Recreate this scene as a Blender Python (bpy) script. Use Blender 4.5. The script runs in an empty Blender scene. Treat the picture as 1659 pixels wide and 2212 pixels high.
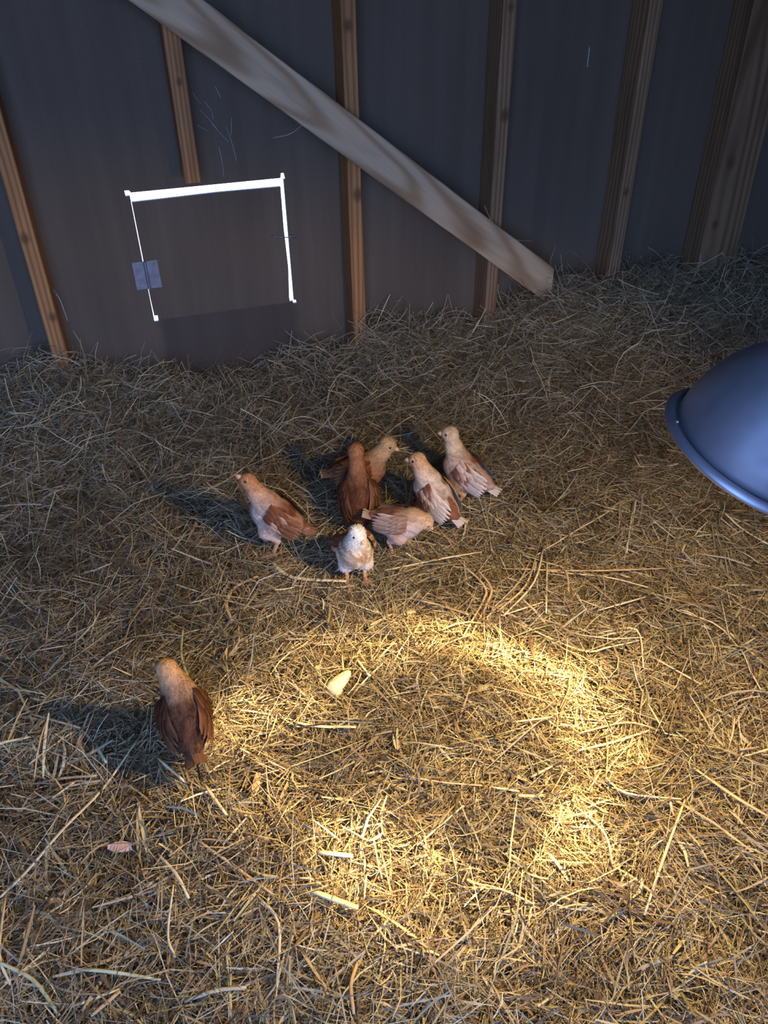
import bpy, bmesh, math, random
import numpy as np
from mathutils import Vector, Matrix

sc = bpy.context.scene
COL = sc.collection

# ------------------------------------------------------------------ camera
cam_d = bpy.data.cameras.new('camera')
cam = bpy.data.objects.new('camera', cam_d)
COL.objects.link(cam)
CAM_POS = Vector((-0.5755, -2.1933, 1.12))
yaw, pitch, roll = 0.293917, 0.641925, -0.019097
f_ = Vector((math.sin(yaw)*math.cos(pitch), math.cos(yaw)*math.cos(pitch), -math.sin(pitch)))
r_ = Vector((math.cos(yaw), -math.sin(yaw), 0)); u_ = r_.cross(f_)
R_ = r_*math.cos(roll)+u_*math.sin(roll); U_ = -r_*math.sin(roll)+u_*math.cos(roll)
cam.matrix_world = Matrix(((R_.x, U_.x, -f_.x, CAM_POS.x), (R_.y, U_.y, -f_.y, CAM_POS.y), (R_.z, U_.z, -f_.z, CAM_POS.z), (0, 0, 0, 1)))
cam_d.sensor_fit = 'VERTICAL'; cam_d.sensor_height = 36.0; cam_d.sensor_width = 27.0
cam_d.lens = 1749.74/2212*36
cam_d.clip_start = 0.02
sc.camera = cam

# ------------------------------------------------------------------ sky, sun, exposure
SKY_COL, SKY_STR = (0.27, 0.45, 1.0, 1), 8.8
SUN_STR = 9.0
LAMP_W = 22.5
w = bpy.data.worlds.new('sky'); sc.world = w; w.use_nodes = True
bg = w.node_tree.nodes['Background']
bg.inputs[0].default_value = SKY_COL; bg.inputs[1].default_value = SKY_STR
sun_d = bpy.data.lights.new('sun', 'SUN'); sun_d.energy = SUN_STR; sun_d.angle = 0.009; sun_d.color = (1, 0.95, 0.86)
sun = bpy.data.objects.new('sun', sun_d); COL.objects.link(sun)
sun.rotation_euler = Vector((-0.7, 0.0, -0.72)).to_track_quat('-Z', 'Y').to_euler()   # runs along the wall, never through its gaps
sc.view_settings.view_transform = 'Standard'; sc.view_settings.look = 'None'
sc.view_settings.gamma = 1; sc.view_settings.use_curve_mapping = False
sc.view_settings.exposure = 0.0

# ------------------------------------------------------------------ helpers
def tag(o, label=None, cat=None, group=None, kind=None):
    if label: o['label'] = label
    if cat: o['category'] = cat
    if group: o['group'] = group
    if kind: o['kind'] = kind
    return o

def link(name, me, mat=None, parent=None, smooth=False):
    o = bpy.data.objects.new(name, me); COL.objects.link(o)
    if mat is not None and not me.materials: me.materials.append(mat)
    if parent: o.parent = parent
    if smooth: me.polygons.foreach_set('use_smooth', [True]*len(me.polygons))
    return o

def empty(name, loc=(0, 0, 0)):
    o = bpy.data.objects.new(name, None); COL.objects.link(o); o.location = loc; o.empty_display_size = 0.05
    return o

def bm_mesh(bm, name='mesh'):
    me = bpy.data.meshes.new(name); bm.normal_update(); bm.to_mesh(me); bm.free(); return me

def box(bm, x0, x1, y0, y1, z0, z1):
    v = [bm.verts.new(c) for c in ((x0, y0, z0), (x1, y0, z0), (x1, y1, z0), (x0, y1, z0), (x0, y0, z1), (x1, y0, z1), (x1, y1, z1), (x0, y1, z1))]
    for f in ((0, 3, 2, 1), (4, 5, 6, 7), (0, 1, 5, 4), (1, 2, 6, 5), (2, 3, 7, 6), (3, 0, 4, 7)):
        bm.faces.new([v[i] for i in f])

def box_obj(name, x0, x1, y0, y1, z0, z1, mat, parent=None, bevel=0.0):
    bm = bmesh.new(); box(bm, x0, x1, y0, y1, z0, z1)
    if bevel: bmesh.ops.bevel(bm, geom=bm.edges[:], offset=bevel, segments=2, affect='EDGES', profile=0.6)
    return link(name, bm_mesh(bm, name), mat, parent)

def tube(bm, pts, radii, n=6, flat=1.0):
    """closed tube along a polyline, optionally flattened"""
    pts = [Vector(p) for p in pts]; rings = []
    for i, p in enumerate(pts):
        t = (pts[min(i+1, len(pts)-1)]-pts[max(i-1, 0)]).normalized()
        a = t.cross(Vector((0, 0, 1)))
        if a.length < 1e-3: a = t.cross(Vector((0, 1, 0)))
        a.normalize(); b = a.cross(t)
        r = radii[i] if hasattr(radii, '__len__') else radii
        rings.append([bm.verts.new(p+a*(r*math.cos(2*math.pi*k/n))+b*(r*flat*math.sin(2*math.pi*k/n))) for k in range(n)])
    for i in range(len(rings)-1):
        for k in range(n):
            bm.faces.new((rings[i][k], rings[i][(k+1) % n], rings[i+1][(k+1) % n], rings[i+1][k]))
    bm.faces.new(rings[0][::-1]); bm.faces.new(rings[-1])

def smoothline(pts, n=4):
    """Catmull-Rom through points"""
    pts = [Vector(p) for p in pts]
    if len(pts) < 3:
        return [pts[0].lerp(pts[-1], k/n) for k in range(n+1)]
    P = [2*pts[0]-pts[1]]+pts+[2*pts[-1]-pts[-2]]; out = []
    for i in range(1, len(P)-2):
        for k in range(n):
            t = k/n; a, b, c, d = P[i-1], P[i], P[i+1], P[i+2]
            out.append(0.5*((2*b)+(c-a)*t+(2*a-5*b+4*c-d)*t*t+(3*b-a-3*c+d)*t**3))
    out.append(pts[-1]); return out

# ------------------------------------------------------------------ materials
def mat_base(name, rough=0.8, metal=0.0, spec=0.3):
    m = bpy.data.materials.new(name); m.use_nodes = True
    nt = m.node_tree; b = nt.nodes['Principled BSDF']
    b.inputs['Roughness'].default_value = rough; b.inputs['Metallic'].default_value = metal
    b.inputs['Specular IOR Level'].default_value = spec
    return m, nt, b
def N(nt, t, **kw):
    n = nt.nodes.new(t)
    for k, v in kw.items():
        if k in n.inputs: n.inputs[k].default_value = v
        else: setattr(n, k, v)
    return n
def L(nt, a, b): nt.links.new(a, b)
def ramp(nt, fac, stops, interp='LINEAR'):
    r = nt.nodes.new('ShaderNodeValToRGB'); r.color_ramp.interpolation = interp
    e = r.color_ramp.elements
    while len(e) < len(stops): e.new(0.5)
    for i, (p, c) in enumerate(stops): e[i].position = p; e[i].color = (*c, 1)
    if fac is not None: L(nt, fac, r.inputs[0])
    return r.outputs[0]
def mapping(nt, scale=(1, 1, 1), loc=(0, 0, 0), coord='Object'):
    tc = nt.nodes.new('ShaderNodeTexCoord'); mp = nt.nodes.new('ShaderNodeMapping')
    mp.inputs['Scale'].default_value = scale; mp.inputs['Location'].default_value = loc
    L(nt, tc.outputs[coord], mp.inputs[0]); return mp.outputs[0]
def mixc(nt, fac, a, b, mode='MIX'):
    m = nt.nodes.new('ShaderNodeMix'); m.data_type = 'RGBA'; m.blend_type = mode
    for s, v in ((m.inputs[0], fac), (m.inputs[6], a), (m.inputs[7], b)):
        if hasattr(v, 'links'): L(nt, v, s)
        else: s.default_value = v if isinstance(v, float) else (*v, 1)
    return m.outputs[2]
def bump(nt, b, h, strength=0.3, dist=0.002):
    n = N(nt, 'ShaderNodeBump', Strength=strength, Distance=dist); L(nt, h, n.inputs['Height']); L(nt, n.outputs[0], b.inputs['Normal'])

def wood(name, pale, dark, knots=(), ring=95.0, off=(0.06, 0.05, 0.0), tilt=(0.03, 0.02), wob=(7, 7, 0.9, 0.05)):
    """sawn softwood: growth rings cut along local Z, knots as dark discs on the local XZ face"""
    m, nt, b = mat_base(name, 0.72, 0, 0.25)
    v = mapping(nt)
    sep = N(nt, 'ShaderNodeSeparateXYZ'); L(nt, v, sep.inputs[0])
    def mth(op, a, c):
        n = N(nt, 'ShaderNodeMath', operation=op)
        for s, q in ((n.inputs[0], a), (n.inputs[1], c)):
            if hasattr(q, 'links'): L(nt, q, s)
            else: s.default_value = q
        return n.outputs[0]
    n1 = N(nt, 'ShaderNodeTexNoise', Scale=1.0, Detail=2.0); L(nt, mapping(nt, wob[:3]), n1.inputs['Vector'])
    n2 = N(nt, 'ShaderNodeTexNoise', Scale=1.0, Detail=3.0); L(nt, mapping(nt, (260, 260, 9)), n2.inputs['Vector'])
    n3 = N(nt, 'ShaderNodeTexNoise', Scale=1.0, Detail=2.0); L(nt, mapping(nt, (20, 20, 3.0)), n3.inputs['Vector'])
    x = mth('ADD', sep.outputs[0], mth('MULTIPLY', sep.outputs[2], tilt[0])); x = mth('ADD', x, off[0])
    y = mth('ADD', sep.outputs[1], mth('MULTIPLY', sep.outputs[2], tilt[1])); y = mth('ADD', y, off[1])
    r = mth('SQRT', mth('ADD', mth('MULTIPLY', x, x), mth('MULTIPLY', y, y)), 0.0)
    r = mth('ADD', r, mth('MULTIPLY', n1.outputs[0], wob[3]))
    s = mth('SINE', mth('MULTIPLY', r, ring*6.283), 0.0)
    s = mth('MULTIPLY', mth('ADD', s, 1.0), 0.5)
    s = mth('POWER', s, 1.8)
    c = mixc(nt, s, pale, dark)
    c = mixc(nt, mth('MULTIPLY', n2.outputs[0], 0.45), c, tuple(q*0.55 for q in dark))
    st = ramp(nt, n3.outputs[0], [(0.45, (0, 0, 0)), (0.75, (0.7, 0.7, 0.7))])
    c = mixc(nt, st, c, tuple(q*0.5 for q in dark))
    for kx, kz, kr in knots:
        d = mth('SQRT', mth('ADD', mth('POWER', mth('SUBTRACT', sep.outputs[0], kx), 2.0), mth('POWER', mth('MULTIPLY', mth('SUBTRACT', sep.outputs[2], kz), 0.75), 2.0)), 0.0)
        d = mth('ADD', d, mth('MULTIPLY', mth('SUBTRACT', n3.outputs[0], 0.5), kr*0.8))
        k = ramp(nt, mth('DIVIDE', d, kr*3.2), [(0.15, (0.85, 0.85, 0.85)), (0.50, (0, 0, 0))])
        c = mixc(nt, k, c, (0.11, 0.052, 0.022))
    L(nt, c, b.inputs['Base Color'])
    bump(nt, b, n2.outputs[0], 0.25, 0.0015)
    return m

def wall_mat():
    """weathered hardboard sheet: dull grey-brown, fine woven relief, faint streaks, a darker patch under the small door"""
    m, nt, b = mat_base('hardboard', 0.85, 0, 0.2)
    n1 = N(nt, 'ShaderNodeTexNoise', Scale=2.2, Detail=4.0); L(nt, mapping(nt, (1, 1, 0.5)), n1.inputs['Vector'])
    n2 = N(nt, 'ShaderNodeTexNoise', Scale=1.0, Detail=2.0); L(nt, mapping(nt, (24, 24, 1.2)), n2.inputs['Vector'])
    n3 = N(nt, 'ShaderNodeTexNoise', Scale=380.0, Detail=2.0); L(nt, mapping(nt), n3.inputs['Vector'])
    c = ramp(nt, n1.outputs[0], [(0.3, (0.108, 0.080, 0.052)), (0.7, (0.15, 0.112, 0.074))])
    c = mixc(nt, ramp(nt, n2.outputs[0], [(0.35, (0, 0, 0)), (0.75, (0.55, 0.55, 0.55))]), c, (0.182, 0.140, 0.095))
    c = mixc(nt, ramp(nt, n3.outputs[0], [(0.4, (0, 0, 0)), (0.7, (0.6, 0.6, 0.6))]), c, (0.07, 0.06, 0.05))
    # darker patch below the door, soft at its edges
    sep = N(nt, 'ShaderNodeSeparateXYZ'); L(nt, mapping(nt), sep.inputs[0])
    nn = N(nt, 'ShaderNodeTexNoise', Scale=9.0, Detail=2.0); L(nt, mapping(nt), nn.inputs['Vector'])
    def mth(op, a, q):
        n = N(nt, 'ShaderNodeMath', operation=op)
        for s, t in ((n.inputs[0], a), (n.inputs[1], q)):
            if hasattr(t, 'links'): L(nt, t, s)
            else: s.default_value = t
        return n.outputs[0]
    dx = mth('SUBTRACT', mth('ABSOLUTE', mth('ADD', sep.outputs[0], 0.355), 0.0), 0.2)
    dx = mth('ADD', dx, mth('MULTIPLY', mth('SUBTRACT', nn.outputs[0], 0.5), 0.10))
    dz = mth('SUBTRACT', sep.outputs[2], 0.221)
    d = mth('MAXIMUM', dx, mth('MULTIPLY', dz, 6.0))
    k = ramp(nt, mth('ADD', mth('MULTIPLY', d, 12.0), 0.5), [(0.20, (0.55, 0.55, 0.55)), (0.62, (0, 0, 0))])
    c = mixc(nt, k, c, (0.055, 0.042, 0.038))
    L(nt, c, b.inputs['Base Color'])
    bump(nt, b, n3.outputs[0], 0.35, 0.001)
    return m

def plain(name, col, rough=0.8, metal=0.0, var=0.25, scale=30.0, spec=0.3, bumpk=0.0):
    m, nt, b = mat_base(name, rough, metal, spec)
    n = N(nt, 'ShaderNodeTexNoise', Scale=scale, Detail=4.0); L(nt, mapping(nt), n.inputs['Vector'])
    c = ramp(nt, n.outputs[0], [(0.3, tuple(q*(1-var) for q in col)), (0.7, tuple(min(1, q*(1+var)) for q in col))])
    L(nt, c, b.inputs['Base Color'])
    if bumpk: bump(nt, b, n.outputs[0], bumpk, 0.002)
    return m

def attr_mat(name, rough=0.7, spec=0.25, noise=0.25, scale=60.0, transl=0.0, bumpk=0.0):
    """colour comes from the mesh's own colour attribute, broken up by noise"""
    m, nt, b = mat_base(name, rough, 0, spec)
    a = N(nt, 'ShaderNodeAttribute', attribute_name='col')
    n = N(nt, 'ShaderNodeTexNoise', Scale=scale, Detail=3.0); L(nt, mapping(nt), n.inputs['Vector'])
    g = ramp(nt, n.outputs[0], [(0.3, (1-noise,)*3), (0.7, (1,)*3)])
    c = mixc(nt, 1.0, a.outputs[0], g, 'MULTIPLY'); L(nt, c, b.inputs['Base Color'])
    if bumpk: bump(nt, b, n.outputs[0], bumpk, 0.002)
    if transl:
        t = N(nt, 'ShaderNodeBsdfTranslucent'); L(nt, c, t.inputs[0])
        mx = N(nt, 'ShaderNodeMixShader'); mx.inputs[0].default_value = transl
        L(nt, b.outputs[0], mx.inputs[1]); L(nt, t.outputs[0], mx.inputs[2]); L(nt, mx.outputs[0], nt.nodes['Material Output'].inputs[0])
    return m

def set_col(me, cols):
    a = me.color_attributes.new('col', 'FLOAT_COLOR', 'POINT')
    c = np.ones((len(me.vertices), 4), np.float32); c[:, :3] = cols
    a.data.foreach_set('color', c.ravel())

M_WALL = wall_mat()
M_PINE = wood('pale_pine', (0.66, 0.48, 0.29), (0.42, 0.255, 0.125), ring=80, off=(0.004, 0.030, 0), tilt=(0.006, 0.045), wob=(9, 9, 1.6, 0.035))
M_BOARD = plain('rough_board', (0.16, 0.13, 0.10), 0.9, 0, 0.3, 8)
M_STEEL = plain('dull_steel', (0.24, 0.24, 0.27), 0.55, 0.6, 0.2, 60)
M_PALE_GROUND = plain('added_pale_ground', (0.72, 0.71, 0.68), 0.9, 0, 0.06, 6)
M_SOIL = plain('dark_soil', (0.07, 0.06, 0.045), 0.95, 0, 0.3, 5)  # soil kept dark to hold down light bounced through the doorway
M_HAY = attr_mat('hay', 0.6, 0.35, 0.2, 120, 0.12)
M_STRAW = plain('pale_straw', (0.72, 0.58, 0.34), 0.5, 0, 0.15, 40, 0.4)
M_STRAW_B = plain('brown_straw', (0.60, 0.40, 0.21), 0.55, 0, 0.25, 40, 0.35)
M_STRAW_G = plain('grey_straw', (0.45, 0.38, 0.26), 0.6, 0, 0.25, 40, 0.3)
M_STRAW_GR = plain('greenish_straw', (0.50, 0.48, 0.27), 0.55, 0, 0.2, 40, 0.35)

# ------------------------------------------------------------------ shell of the shed
XL, XR, YF, ZR = -1.75, 1.62, -3.1, 2.15
fl = box_obj('floor', XL-0.1, XR+0.1, YF-0.05, 0.03, -0.16, -0.055, M_SOIL); tag(fl, 'dark earth floor of the shed under the hay', 'floor', kind='structure')
gd = box_obj('ground', -14, 14, 0.03, 26, -0.3, -0.1, M_PALE_GROUND); tag(gd, 'added pale ground behind the shed wall, brightening the door gaps', 'ground', kind='structure')  # pale ground added so the gaps around the door show white
g2 = box_obj('ground', -14, 14, -16, YF-0.05, -0.3, -0.1, M_SOIL); tag(g2, 'dark soil yard in front of the shed doorway', 'ground', kind='structure')

# back wall sheet with the cut-out for the small door (saw over-cuts at the corners)
DX0, DX1, DZ0, DZ1 = -0.560, -0.168, 0.220, 0.557
TH = 0.010
def sheet_with_hole(name, outer, hole, y0, y1, mat):
    bm = bmesh.new()
    vo = [bm.verts.new((x, y0, z)) for x, z in outer]; vh = [bm.verts.new((x, y0, z)) for x, z in hole]
    es = [bm.edges.new((l[i], l[(i+1) % len(l)])) for l in (vo, vh) for i in range(len(l))]
    r = bmesh.ops.triangle_fill(bm, edges=es, use_beauty=True)
    fs = [g for g in r['geom'] if isinstance(g, bmesh.types.BMFace)]
    ex = bmesh.ops.extrude_face_region(bm, geom=fs)
    for g in ex['geom']:
        if isinstance(g, bmesh.types.BMVert): g.co.y = y1
    bmesh.ops.recalc_face_normals(bm, faces=bm.faces[:])
    return link(name, bm_mesh(bm, name), mat)
n_ = 0.009
hole = [(DX0, DZ0), (DX0, DZ0-0.006), (DX0+0.011, DZ0-0.006), (DX0+0.011, DZ0),
        (DX1-0.003, DZ0), (DX1-0.003, DZ0-0.007), (DX1+0.008, DZ0-0.007), (DX1+0.006, DZ0+0.004), (DX1, DZ0+0.004),
        (DX1, DZ1-0.004), (DX1+0.005, DZ1-0.004), (DX1+0.002, DZ1+0.012), (DX1-0.006, DZ1+0.012), (DX1-0.008, DZ1),
        (DX0+0.004, DZ1), (DX0, DZ1+0.006), (DX0-0.011, DZ1+0.006), (DX0-0.010, DZ1-0.008), (DX0, DZ1-0.008)]
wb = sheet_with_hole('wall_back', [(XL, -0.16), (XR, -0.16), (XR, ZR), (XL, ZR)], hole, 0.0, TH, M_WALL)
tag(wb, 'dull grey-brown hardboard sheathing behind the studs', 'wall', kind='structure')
tag(box_obj('wall_left', XL-0.03, XL, YF, TH, -0.16, ZR, M_BOARD), 'dark board wall closing the hinge side of the shed', 'wall', kind='structure')
tag(box_obj('wall_right', XR, XR+0.03, YF, TH, -0.16, ZR, M_BOARD), 'dark board wall beside the corner post', 'wall', kind='structure')
tag(box_obj('ceiling', XL-0.3, XR+0.3, YF-0.3, 0.4, ZR, ZR+0.04, M_BOARD), 'dark board roof over the shed', 'ceiling', kind='structure')
OX0, OX1, OZ = -1.70, -0.05, 2.0                    # open doorway behind the photographer
bm = bmesh.new(); box(bm, XL, OX0, YF-0.03, YF, -0.16, ZR); box(bm, OX1, XR, YF-0.03, YF, -0.16, ZR); box(bm, OX0, OX1, YF-0.03, YF, OZ, ZR)
tag(link('wall_front', bm_mesh(bm), M_BOARD), 'board wall around the open doorway', 'wall', kind='structure')

# the small hinged door in the back wall
dr = empty('door_1', (DX0, 0, DZ0)); tag(dr, 'small hinged chicken door cut from the hardboard, daylight in its gaps', 'door', kind='structure')
bm = bmesh.new()
g_l, g_r, g_t = 0.0013, 0.0100, 0.0215
W_, H_ = DX1-DX0, DZ1-DZ0
prof = [(g_l+0.010, 0.0), (W_-g_r-0.002, 0.0), (W_-g_r-0.003, 0.012), (W_-g_r+0.002, 0.10), (W_-g_r-0.001, 0.21), (W_-g_r, H_-g_t),
        (W_*0.55, H_-g_t+0.0015), (g_l, H_-g_t-0.002), (g_l+0.0005, H_*0.5), (g_l-0.0005, 0.06), (g_l+0.001, 0.013), (g_l+0.010, 0.012)]
vs = [bm.verts.new((x, 0.0, z)) for x, z in prof]
f0 = bm.faces.new(vs); ex = bmesh.ops.extrude_face_region(bm, geom=[f0])
for g in ex['geom']:
    if isinstance(g, bmesh.types.BMVert): g.co.y = TH
bmesh.ops.recalc_face_normals(bm, faces=bm.faces[:])
link('door_panel', bm_mesh(bm), M_WALL, dr)
hg = link('hinge', bpy.data.meshes.new('hinge'), M_STEEL, dr)
bm = bmesh.new()
hx, hz = 0.004, 0.127
tube(bm, [(hx, -0.004, hz-0.037), (hx, -0.004, hz+0.037)], 0.0042, 10)
bm.to_mesh(hg.data); bm.free()
for s in (-1, 1):
    lf = box_obj('hinge_leaf', min(hx+s*0.003, hx+s*0.033), max(hx+s*0.003, hx+s*0.033), -0.003, 0.0, hz-0.037, hz+0.037, M_STEEL, hg, 0.0006)
    for k in (-1, 1):
        bm = bmesh.new(); tube(bm, [(hx+s*0.023, -0.0045, hz+k*0.024), (hx+s*0.023, -0.0028, hz+k*0.024)], 0.0035, 8)
        link('screw', bm_mesh(bm), M_STEEL, hg)
lt = link('latch', bpy.data.meshes.new('latch'), M_STEEL, dr)
bm = bmesh.new()
lz = 0.185
tube(bm, smoothline([(W_-0.046, -0.001, lz+0.004), (W_-0.046, -0.006, lz+0.004), (W_-0.036, -0.007, lz+0.006), (W_-0.004, -0.007, lz), (W_+0.012, -0.007, lz+0.002), (W_+0.018, -0.006, lz-0.006)]), 0.0016, 6)
tube(bm, smoothline([(W_+0.010, 0.0, lz+0.004), (W_+0.011, -0.010, lz+0.003), (W_+0.017, -0.010, lz-0.004), (W_+0.019, 0.0, lz-0.007)]), 0.0018, 6)
bm.to_mesh(lt.data); bm.free()

# ------------------------------------------------------------------ studs, corner post, brace
def timber(name, wx, dy, length, mat, jag=0.0015, seed=0, chips=()):
    """sawn timber, local Z along its length, front face at -dy/2; edges slightly waney"""
    rng = random.Random(seed); n = max(6, int(length/0.06)); bm = bmesh.new(); c = 0.003
    prof = [(-wx/2+c, -dy/2), (wx/2-c, -dy/2), (wx/2, -dy/2+c), (wx/2, dy/2-c), (wx/2-c, dy/2), (-wx/2+c, dy/2), (-wx/2, dy/2-c), (-wx/2, -dy/2+c)]
    rings = []
    for i in range(n+1):
        z = length*i/n; ring = []
        for k, (x, y) in enumerate(prof):
            q = jag*rng.uniform(-1, 1)*(0 < i < n)
            for cz, ck, amt in chips:
                if k in ck and abs(z-cz) < 0.045: q += amt*(1-abs(z-cz)/0.045)
            ring.append(bm.verts.new((x-math.copysign(q, x) if k not in (0, 1, 4, 5) else x-math.copysign(q*0.8, x), y, z)))
        rings.append(ring)
    for i in range(n):
        for k in range(8): bm.faces.new((rings[i][k], rings[i][(k+1) % 8], rings[i+1][(k+1) % 8], rings[i+1][k]))
    bm.faces.new(rings[0][::-1]); bm.faces.new(rings[-1])
    return link(name, bm_mesh(bm, name), mat)

SP = 0.4064; D_ = 0.089
OR_P, OR_D = (0.50, 0.255, 0.10), (0.31, 0.125, 0.04)
BR_P, BR_D = (0.36, 0.225, 0.12), (0.21, 0.115, 0.055)
STUDS = [
 (-3*SP, 0.038, -0.10, ZR, (OR_P, OR_D, ((0.003, 0.9, 0.01),)), 'orange pine wall stud near the hinge-side wall of the shed', ()),
 (-2*SP, 0.038, -0.10, ZR, (OR_P, OR_D, ((-0.006, 0.60, 0.009), (0.008, 0.40, 0.008), (0.004, 0.29, 0.007))), 'orange pine wall stud on the hinge side of the small door', ((0.26, (1, 2, 3), 0.006),)),
 (-SP, 0.038, 0.588, ZR, (OR_P, OR_D, ((0.002, 0.22, 0.006),)), 'short pine wall stud cut off just above the small door', ()),
 (0.0, 0.038, -0.10, ZR, (OR_P, OR_D, ((0.006, 0.62, 0.011), (-0.004, 1.0, 0.009))), 'orange pine wall stud on the latch side of the small door', ((0.60, (2, 3), -0.003), (0.72, (0, 7), 0.004))),
 (SP, 0.038, -0.10, ZR, (BR_P, BR_D, ((0.004, 0.78, 0.011), (0.0, 1.02, 0.007))), 'brown pine wall stud behind the lower half of the diagonal brace', ((0.78, (2, 3), -0.003),)),
 (2*SP, 0.038, -0.10, ZR, (BR_P, BR_D, ((-0.004, 0.55, 0.008), (0.003, 0.30, 0.009))), 'brown pine wall stud between the brace foot and the corner post', ((0.42, (0, 7), 0.003),)),
]
for i, (x, wx, z0, z1, (pc, dc, kn), lab, chips) in enumerate(STUDS):
    m = wood('stud_wood', pc, dc, kn, ring=85, off=(0.03+0.013*i, 0.09-0.02*(i % 3), 0), tilt=(0.01-0.006*(i % 4), 0.012))
    o = timber('wall_stud', wx, D_-0.0005, z1-z0, m, 0.0008, i, chips); o.location = (x, -D_/2-0.0005, z0)
    tag(o, lab, 'wall stud')
m = wood('post_wood', (0.30, 0.19, 0.10), (0.18, 0.10, 0.045), ((-0.03, 0.6, 0.013), (0.02, 0.95, 0.016), (-0.035, 0.42, 0.009)), ring=70, off=(0.02, 0.12, 0), tilt=(0.02, 0.02))
o = timber('corner_post', 0.140, D_-0.0005, ZR+0.10, m, 0.001, 9, ()); o.location = (1.178, -D_/2-0.0005, -0.10)
tag(o, 'wide rough brown corner post beyond the last wall stud', 'post')

# diagonal brace nailed flat across the studs
ang = math.radians(37.4)
bx0, bx1 = -1.20, 0.582
slope = math.tan(ang); vh = 0.089/math.cos(ang)
Lb = (bx1-bx0)/math.cos(ang)
bm = bmesh.new(); nB = 40; c = 0.003; th = 0.038
rngb = random.Random(4)
rings = []
w2 = 0.0445
prof = [(-w2+c, -th/2), (w2-c, -th/2), (w2, -th/2+c), (w2, th/2-c), (w2-c, th/2), (-w2+c, th/2), (-w2, th/2-c), (-w2, -th/2+c)]
for i in range(nB+1):
    t = i/nB; ring = []
    for k, (a, b) in enumerate(prof):
        zz = t*Lb-(t*a*math.tan(ang))                     # plumb cut at the low end
        ring.append(bm.verts.new((a+rngb.uniform(-1, 1)*0.0007, b, zz)))
    rings.append(ring)
for i in range(nB):
    for k in range(8): bm.faces.new((rings[i][k], rings[i][(k+1) % 8], rings[i+1][(k+1) % 8], rings[i+1][k]))
bm.faces.new(rings[0][::-1]); bm.faces.new(rings[-1])
br = link('diagonal_brace', bm_mesh(bm), M_PINE)
# local Z -> down the slope, local X -> up across the face, local Y -> +y (into the wall)
dz = Vector((math.cos(ang), 0, -math.sin(ang))); dxv = Vector((math.sin(ang), 0, math.cos(ang))); dyv = dz.cross(dxv)
cz0 = 0.548-slope*(bx0-0.067)+vh/2
br.matrix_world = Matrix(((dxv.x, dyv.x, dz.x, bx0), (dxv.y, dyv.y, dz.y, -D_-0.001-th/2-0.0005), (dxv.z, dyv.z, dz.z, cz0), (0, 0, 0, 1)))
tag(br, 'long pale pine board nailed diagonally across the wall studs', 'brace')

# ------------------------------------------------------------------ hay surface
def vnoise(x, y, s, seed=0):
    """smooth value noise"""
    x = np.asarray(x)*s+seed*17.3; y = np.asarray(y)*s-seed*9.1
    xi = np.floor(x).astype(np.int64); yi = np.floor(y).astype(np.int64); fx = x-xi; fy = y-yi
    fx = fx*fx*(3-2*fx); fy = fy*fy*(3-2*fy)
    def h(a, b):
        v = (a*374761393+b*668265263+seed*1442695041) & 0x7fffffff
        v = ((v ^ (v >> 13))*1274126177) & 0x7fffffff
        return ((v ^ (v >> 16)) & 0xffff)/65535.0
    return (h(xi, yi)*(1-fx)+h(xi+1, yi)*fx)*(1-fy)+(h(xi, yi+1)*(1-fx)+h(xi+1, yi+1)*fx)*fy
WX = [-1.75, -1.15, -1.0, -0.90, -0.80, -0.73, -0.62, -0.45, -0.10, 0.0, 0.07, 0.20, 0.33, 0.42, 0.55, 0.65, 0.80, 0.95, 1.15, 1.4, 1.62]
WZ = [0.03, 0.03, 0.045, 0.075, 0.125, 0.075, 0.015, 0.012, 0.015, 0.03, 0.075, 0.085, 0.080, 0.105, 0.145, 0.165, 0.18, 0.165, 0.14, 0.12, 0.12]
def Hh(x, y):
    x = np.asarray(x, float); y = np.asarray(y, float)
    d = np.clip(-y, 0, None)
    wall = np.interp(x, WX, WZ)-0.022
    reach = np.interp(x, [-1.2, -0.8, -0.6, 0.0, 0.4, 0.8, 1.6], [0.34, 0.28, 0.22, 0.24, 0.34, 0.45, 0.5])
    h = wall*np.exp(-(d/reach)**2)
    h = h+0.045*np.exp(-(((x+0.98)/0.22)**2+((y+0.42)/0.20)**2))
    h = h+0.03*np.exp(-(((x-1.0)/0.35)**2+((y+0.55)/0.18)**2))
    h = h-0.030*np.exp(-(((x+0.80)/0.05)**2+((y+0.46)/0.07)**2))
    far = np.clip((y+1.0)/0.7, 0, 1)
    h = h+(vnoise(x, y, 6, 1)-0.5)*(0.016+0.045*far)+(vnoise(x, y, 17, 2)-0.5)*(0.016+0.026*far)+(vnoise(x, y, 45, 3)-0.5)*0.013
    return h
def H1(x, y): return float(Hh(np.array([x]), np.array([y]))[0])

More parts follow.
